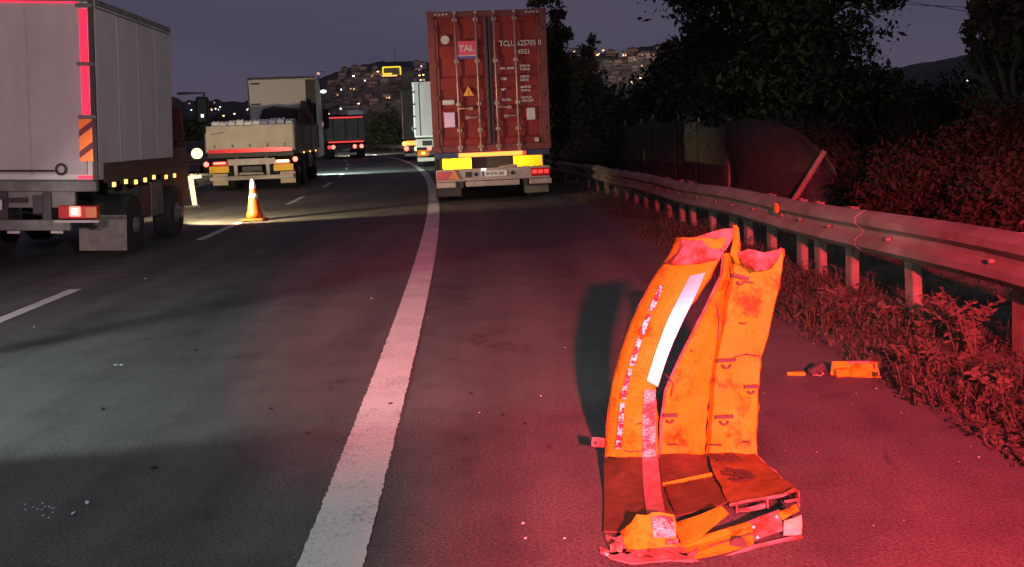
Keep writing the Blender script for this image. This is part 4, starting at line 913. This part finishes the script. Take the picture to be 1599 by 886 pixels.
patch([[(1152, 394, 4.06), (1168, 391, 4.03), (1196, 396, 4.02), (1221, 388, 4.07)], [(1160, 412, 4.00), (1172, 408, 3.98), (1198, 414, 3.99), (1214, 404, 4.05)], [(1170, 416, 4.03), (1180, 423, 3.95), (1194, 424, 3.97), (1202, 416, 4.06)]], 'crumpled_lip', ORS, n=2, m=2, dent=.008, smooth=False)
# outer curved panel, left
SR = [(372, 1058, 1090, 1118, 1137), (405, 1040, 1072, 1101, 1121), (440, 1018, 1050, 1082, 1103), (490, 992, 1022, 1052, 1070), (545, 971, 1000, 1028, 1044), (600, 956, 982, 1006, 1022), (650, 949, 975, 1002, 1024), (714, 945, 972, 1002, 1027)]
pd = lambda y: 3.80 + .20 * max(0, (560 - y) / 200) ** 1.25 + .03 * max(0, (y - 600) / 110)
pside = patch([[(a - 1, y, pd(y) + .16), (a + 3, y, pd(y) + .085), (b, y, pd(y) + .02), (c, y, pd(y)), (d, y, pd(y) + .004), (d + 2, y, pd(y) + .05)] for y, a, b, c, d in SR], 'outer_panel', OR, n=5, m=3, sv=True)
patch([[(1050, 382, 4.13), (1062, 374, 4.09), (1092, 366, 4.05), (1146, 354, 4.03)], [(1056, 392, 4.06), (1064, 386, 4.035), (1092, 382, 4.015), (1136, 378, 4.02)], [(1036, 412, 4.05), (1046, 410, 3.985), (1090, 412, 3.955), (1122, 402, 3.97)]], 'torn_top_fold', ORS, n=3, m=3, dent=.006, smooth=False, push=.035)
# white reflective band on the outer panel
patch([[(1076, 430, pd(428) + .010), (1100, 425, pd(428))], [(1058, 465, pd(465) + .010), (1084, 462, pd(465))], [(1040, 502, pd(502) + .010), (1064, 502, pd(502))], [(1022, 552, pd(552) + .008), (1042, 552, pd(552))], [(1009, 592, pd(594) + .006), (1026, 602, pd(594))]], 'white_reflective_band', mt['retro'], n=4, m=2, solid=.002, dent=.0, push=.020, smooth=False)
patch([[(1006, 607, pd(604)), (1023, 607, pd(604))], [(1003, 645, pd(645)), (1022, 645, pd(645))], [(1002, 712, pd(708)), (1024, 712, pd(708))]], 'worn_reflective_band', mt['retro_worn'], n=4, m=2, solid=.002, dent=.0015, push=.012)
for seg in ([(1034, 446), (1016, 484)], [(1014, 490), (1002, 522)], [(1000, 526), (986, 570)], [(984, 575), (973, 622)], [(972, 628), (966, 700)]):
    (x0, y0), (x1, y1) = seg
    patch([[(x0 - 4, y0, pd(y0) + .02), (x0 + 3, y0, pd(y0) + .015)], [(x1 - 5, y1, pd(y1) + .02), (x1 + 4, y1, pd(y1) + .015)]], 'red_white_tape', mt['tape_rw'], n=5, m=2, solid=.002, dent=.003, push=.010)
T([at(x, y, pd(y) + .12) for x, y in [(946, 714), (950, 645), (960, 590), (978, 530), (1000, 475), (1020, 438)]], .006, 6).build('panel_edge', ORS, wr, loc=-wo)
for x, y in ((1128, 400), (1100, 455), (1060, 528), (1027, 598)): pass
T([at(x, y, 3.935 + lean(y)) for x, y in [(1129, 398), (1126, 430), (1097, 490), (1061, 560), (1039, 610), (1032, 660), (1031, 708)]], .006, 6).build('slit_flange', ORS, wr, loc=-wo)
# lower part: trays, lip and front
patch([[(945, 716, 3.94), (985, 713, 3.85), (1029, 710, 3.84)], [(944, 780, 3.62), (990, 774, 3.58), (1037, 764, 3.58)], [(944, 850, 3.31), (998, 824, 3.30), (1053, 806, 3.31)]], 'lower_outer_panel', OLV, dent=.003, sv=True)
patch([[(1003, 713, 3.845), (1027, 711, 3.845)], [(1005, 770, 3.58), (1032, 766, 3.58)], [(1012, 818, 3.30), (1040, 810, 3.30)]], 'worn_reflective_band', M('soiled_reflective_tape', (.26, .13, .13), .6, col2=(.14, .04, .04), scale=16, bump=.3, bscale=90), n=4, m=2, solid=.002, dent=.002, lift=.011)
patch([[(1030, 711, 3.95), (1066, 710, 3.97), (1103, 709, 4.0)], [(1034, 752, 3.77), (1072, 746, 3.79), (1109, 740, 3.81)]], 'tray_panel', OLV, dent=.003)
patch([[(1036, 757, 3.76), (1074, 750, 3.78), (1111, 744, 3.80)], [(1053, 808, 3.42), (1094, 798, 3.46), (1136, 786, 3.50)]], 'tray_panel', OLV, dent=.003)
T([at(1035, 757, 3.74), at(1073, 749, 3.76), at(1111, 741, 3.79)], .008, 6).build('tray_rib', OR, wr, loc=-wo)
pr_ = patch([[(1104, 709, 4.00), (1140, 708, 3.99), (1178, 707, 3.97)], [(1120, 750, 3.74), (1166, 745, 3.73), (1212, 737, 3.72)], [(1139, 787, 3.50), (1196, 778, 3.49), (1246, 766, 3.48)]], 'tray_side_panel', M('half_shaded_tray', (.16, .085, .024), .7, col2=(.08, .045, .016), scale=8, detail=9, bump=.3, bscale=20, spec=.15), dent=.003)  # lighter copy of the tray tone, part of the shade mixed into its colour
patch([[(1178, 707, 3.97), (1212, 737, 3.72), (1246, 766, 3.48)], [(1182, 722, 3.96), (1216, 762, 3.72), (1250, 800, 3.48)]], 'tray_end', ORS, dent=.003)
T([at(1139, 789, 3.485), at(1168, 782, 3.48), at(1196, 778, 3.475), at(1222, 774, 3.47), at(1240, 764, 3.47), at(1247, 768, 3.46), at(1248, 780, 3.46), at(1225, 784, 3.46)], .006, 6).build('bent_edge_strip', ORS, wr, loc=-wo)
for x, y in ((1150, 790), (1198, 782)): T([at(x, y - 4, 3.475), at(x + 1, y + 12, 3.47)], .004, 6).build('edge_clip', ORS, wr, loc=-wo)
patch([[(1150, 798, 3.47), (1180, 793, 3.46), (1196, 786, 3.46)], [(1152, 806, 3.45), (1180, 799, 3.44), (1194, 792, 3.45)]], 'torn_strip', ORS, n=2, m=2, dent=.003)
# dark hollow between tray and lower lip: black sheet put in for the shade
patch([[(1060, 812, 3.55), (1246, 775, 3.60)], [(1060, 850, 3.55), (1250, 812, 3.62)]], 'hollow_shade', mt['black'], n=2, m=4, dent=.002)
# front faces
patch([[(946, 846, 3.30), (968, 836, 3.245), (985, 822, 3.23)], [(948, 868, 3.22), (972, 862, 3.19), (992, 860, 3.18)]], 'front_corner', ORS, n=3, m=3, dent=.006, smooth=False)
patch([[(968, 832, 3.24), (996, 808, 3.22), (1018, 802, 3.22), (1052, 803, 3.24)], [(978, 862, 3.17), (1002, 862, 3.15), (1020, 861, 3.15), (1056, 858, 3.17)]], 'front_panel', OR, n=3, m=3, dent=.004)
patch([[(1016, 806, 3.215), (1034, 802, 3.215), (1050, 806, 3.23)], [(1020, 838, 3.17), (1038, 838, 3.17), (1054, 836, 3.18)]], 'worn_reflective_band', mt['retro_worn'], n=3, m=3, solid=.002, dent=.004, push=.010)
def poly(pts, name, mat, th=.006):
    P_ = [at(*q) for q in pts]
    for q in P_: q.z = max(q.z, .006)
    return MB().prism(P_, (0, th, .001)).build(name, mat, wr, loc=-wo)
poly([(1054, 818, 3.34), (1092, 806, 3.325), (1127, 791, 3.33), (1138, 803, 3.31), (1112, 824, 3.24), (1090, 843, 3.20), (1066, 851, 3.19), (1058, 836, 3.26)], 'loose_flap', OR)
poly([(1058, 851, 3.20), (1084, 842, 3.21), (1130, 828, 3.225), (1170, 816, 3.25), (1176, 822, 3.24), (1175, 833, 3.215), (1120, 849, 3.175), (1062, 868, 3.165)], 'lip_top', OR)
poly([(1063, 869, 3.16), (1120, 850, 3.17), (1150, 842, 3.185), (1175, 834, 3.205), (1177, 852, 3.165), (1126, 871, 3.115), (1082, 886, 3.08), (1068, 884, 3.09)], 'lip_front', OR)
T([at(1110, 855, 3.155), at(1114, 874, 3.10)], .004, 6).build('lip_dent', mt['dark'], wr, loc=-wo)
T([at(1064, 868, 3.15), at(1120, 849.5, 3.16), at(1175, 833, 3.195)], .003, 6).build('lip_fold', mt['skirt'], wr, loc=-wo)
poly([(1164, 818, 3.25), (1190, 807, 3.28), (1217, 797, 3.30), (1223, 829, 3.25), (1198, 837, 3.22), (1177, 845, 3.195)], 'lip_scuffed_section', ORS)
for x, y, Y in ((1176, 822, 3.235), (1212, 806, 3.275), (1182, 838, 3.205)): MB().lathe([(.006, -.006), (.004, -.012)], 'Y', at(x, y, Y), 8).build('rivet', mt['conew'], wr, loc=-wo)
patch([[(1214, 800, 3.29), (1242, 788, 3.33)], [(1220, 812, 3.27), (1246, 800, 3.31)]], 'lip_end', OR, n=2, m=2, dent=.003)
patch([[(1222, 814, 3.27), (1250, 806, 3.30)], [(1224, 842, 3.23), (1252, 838, 3.23)]], 'lip_end', M('scuffed_white_primer', (.74, .50, .45), .5, col2=(.6, .3, .1), scale=14), n=2, m=2, dent=.003)
T([at(1080, 888, 3.06), at(1126, 873, 3.11), at(1176, 854, 3.16), at(1224, 843, 3.21), at(1252, 838, 3.22)], .007, 6).build('lip_edge', ORS, wr, loc=-wo)
MB().lathe([(.028, -.01), (.028, .004), (.02, .01)], 'Y', at(1152, 850, 3.165), 16).build('lip_hole_ring', mt['dark'], wr, loc=-wo)
patch([[(950, 862, 3.205), (985, 862, 3.16), (1020, 861, 3.145), (1064, 860, 3.165)], [(952, 874, 3.19), (988, 876, 3.13), (1024, 878, 3.115), (1070, 876, 3.13)], [(950, 886, 3.10), (986, 892, 3.06), (1026, 896, 3.05), (1082, 890, 3.06)]], 'front_skirt', ORS, n=3, m=3, dent=.007)
patch([[(1050, 846, 3.18), (1066, 850, 3.185)], [(1056, 872, 3.13), (1082, 868, 3.14)]], 'front_corner', OR, n=3, m=2, dent=.005)
# crumpled bottom left
rc = random.Random(8)
for i, (x, y, w_, h_) in enumerate([(958, 876, 40, 22), (1000, 872, 46, 26), (1040, 874, 44, 24), (985, 888, 50, 18), (1070, 884, 36, 18), (1030, 892, 60, 16)]):
    Y0 = 3.16 - .02 * (i % 3)
    patch([[(x - w_ / 2, y - h_ / 2 + rc.uniform(-4, 4), Y0 + .03), (x, y - h_ / 2 + rc.uniform(-4, 4), Y0 - .01), (x + w_ / 2, y - h_ / 2 + rc.uniform(-4, 4), Y0 + .03)],
           [(x - w_ / 2 - 3, y + rc.uniform(-4, 4), Y0 - .02), (x + 3, y + rc.uniform(-3, 3), Y0 - .05), (x + w_ / 2 + 2, y + rc.uniform(-4, 4), Y0 - .01)],
           [(x - w_ / 2, y + h_ / 2, Y0 - .01), (x, y + h_ / 2 + 2, Y0 - .03), (x + w_ / 2, y + h_ / 2, Y0)]], 'crumpled_skin', ORS if i % 3 else mt['retro_worn'], n=2, m=2, dent=.008, smooth=False)
# side tabs, clips, hooks and marks
for x, y, mm in ((934, 691, ORS), (934, 764, OR)):
    q = at(x, y, 3.90); tb = B(q, (.055, .012, .04), (0, rad(8), 0)).build('side_tab', mm, wr, bevel=.004, loc=-wo)
    MB().lathe([(.008, -.010), (.008, .010)], 'Y', q + Vector((-.012, 0, 0)), 10).build('tab_hole', mt['black'], tb)
def hook(x, y, Y, s=.022, ang=0):
    s *= 1.35; Y -= .008
    c = at(x, y, Y); bar = B(c + Vector((0, -.012, .012)), (s * 2.6, .012, .014), (0, ang, 0)).build('hook_bar', mt['dark'], wr, loc=-wo)
    MB().tube([c + Vector((s * .55 * math.cos(a), -.014, -.006 - s * .55 * math.sin(a))) for a in [k * math.pi / 6 for k in range(7)]], .0045, 6).build('hook_ring', mt['dark'], bar)
hook(1134, 566, 4.02); hook(1172, 607, 3.99, .016); hook(1130, 654, 4.00); hook(1046, 652, 3.95, .018); hook(1156, 436, 4.06, .02, .3)
def mark(x, y, L, ang, Y, wd=.007, mat=None):
    c = at(x, y, Y); return B(c, (L, .003, wd), (0, ang, 0)).build('paint_scrape', mat or mt['black'], wr, loc=-wo)
for x, y, L, a in ((1150, 433, .05, .3), (1170, 441, .04, .15), (1112, 490, .02, 1.2), (1080, 548, .016, 1.1), (1160, 505, .03, .05), (1118, 695, .05, .05), (1050, 694, .045, .05), (1165, 690, .03, .1)): mark(x, y, L, a, 3.966 + lean(y) - (.025 if x < 1100 else 0))
for i in range(38):                                          # black printed marks on the tray side panel, lying on it
    u, v_ = rc.uniform(.12, .55), rc.choice([.05, .09, .13, .17, .36, .42, .48, .54, .60])
    a_ = at(1104 + (1139 - 1104) * v_ + u * (74 + 33 * v_), 709 + (787 - 709) * v_ - u * (2 + 19 * v_), 4.00 - .50 * v_ - u * .02)
    B(a_ + Vector((0, 0, .008)), (.042 * rc.uniform(.4, 1.1), .013 * rc.uniform(.5, 1.2), .003), (rad(8), rc.uniform(-.05, .05), rc.uniform(-.2, .1))).build('printed_mark', mt['black'], wr, loc=-wo)

for pts in ([(1146, 558, 4.02), (1166, 553, 4.00), (1187, 556, 3.985)], [(976, 652, 3.845), (990, 664, 3.835), (1002, 660, 3.825)], [(958, 700, 3.90), (985, 706, 3.845), (1020, 702, 3.83)], [(1118, 470, 4.05), (1124, 500, 4.04), (1121, 530, 4.03)], [(1040, 585, 3.96), (1052, 600, 3.96), (1048, 620, 3.96)]):
    T([at(x, y, Y - .012) for x, y, Y in pts], .003, 5).build('crease', mt['dark'], wr, loc=-wo)
for x, y, w_, h_ in ((1050, 846, 16, 12), (962, 856, 18, 14), (1030, 862, 26, 8)):
    patch([[(x - w_ / 2, y - h_ / 2 + rc.uniform(-3, 3), 3.165), (x, y - h_ / 2 + rc.uniform(-4, 4), 3.150), (x + w_ / 2, y - h_ / 2, 3.17)], [(x - w_ / 2 + rc.uniform(-4, 4), y + h_ / 2, 3.14), (x, y + h_ / 2 + rc.uniform(-4, 4), 3.125), (x + w_ / 2, y + h_ / 2, 3.145)]], 'flaked_reflective_scrap', mt['retro_worn'], n=2, m=2, solid=.002, dent=.005)
# broken orange piece with a dark bracket by the weeds
bo = Vector((1.83, 5.31, 0)); bk = thing('broken_panel_piece', 'small broken orange panel piece with black bracket near the weeds', 'debris', bo, (0, 0, rad(-8)))
MB().grid([[(-.06, .03, .005), (-.05, .05, .05), (-.045, .06, .075)], [(.05, -.02, .006), (.05, .02, .05), (.05, .04, .078)], [(.20, -.03, .006), (.20, .03, .045), (.20, .05, .072)]]).build('shell', OR, bk, solid=.006, sub=2)
B((.12, .045, .074), (.17, .02, .012)).build('rim', ORS, bk, bevel=.003); B((.0, .0, .025), (.08, .05, .045), (0, 0, .2)).build('block', OR, bk, bevel=.008)
B((-.13, .05, .03), (.10, .05, .05), (0, rad(-25), .4)).build('bracket', mt['dark'], bk, bevel=.01); MB().tube([(-.16, .0, .012), (-.13, -.05, .02), (-.11, -.04, .03), (-.12, 0, .03)], .005, 6).build('wire_loop', ORS, bk)
MB().prism([(-.20, .01, .004), (-.30, .02, .004), (-.20, .05, .004)], (0, 0, .018)).build('tip', OR, bk)

# litter and glass crumbs on the carriageway
lr = random.Random(5)
def crumb(px, py, s, mat, label, cat='fragment', group=None):
    q = ground(px, py); m = MB(); n = 6
    m.prism([(s * math.cos(k * 6.283 / n) * lr.uniform(.5, 1.1), s * .6 * math.sin(k * 6.283 / n) * lr.uniform(.5, 1.1), 0) for k in range(n)], (0, 0, s * .35))
    o = m.build('road_fragment', mat); o.location = q + Vector((0, 0, .003)); o.rotation_euler = (0, 0, lr.uniform(0, 6)); return tag(o, label, cat, group)
for x, y in ((190, 571), (182, 571), (580, 467), (53, 512), (136, 787), (115, 804), (227, 436)): crumb(x, y, .016, mt['packw'], 'pale glass crumb lying on the left lane asphalt', group='pale crumbs on the lane')
for i in range(14): crumb(lr.uniform(38, 84), lr.uniform(785, 812), .007, mt['packw'], 'tiny pale crumb in the scatter on the dark lane', group='scatter of pale crumbs')
for x, y in ((241, 732), (305, 548), (160, 640), (320, 420), (610, 632), (735, 616), (785, 650), (858, 700), (480, 678), (820, 663), (422, 640)): crumb(x, y, .020, mt['rubber'], 'dark rubber fragment lying on the asphalt', group='dark fragments on the road')
for i in range(15):
    crumb(lr.uniform(1190, 1560), lr.uniform(600, 850), lr.uniform(.003, .006), mt['conew'] if lr.random() < .5 else OR, 'tiny chip lying on the red lit shoulder', group='tiny chips on the shoulder')
for i in range(18): crumb(lr.uniform(660, 900), lr.uniform(450, 860), lr.uniform(.004, .009), mt['rubber'] if lr.random() < .6 else mt['conew'], 'tiny chip on the shoulder beside the edge line', group='chips beside the edge line')
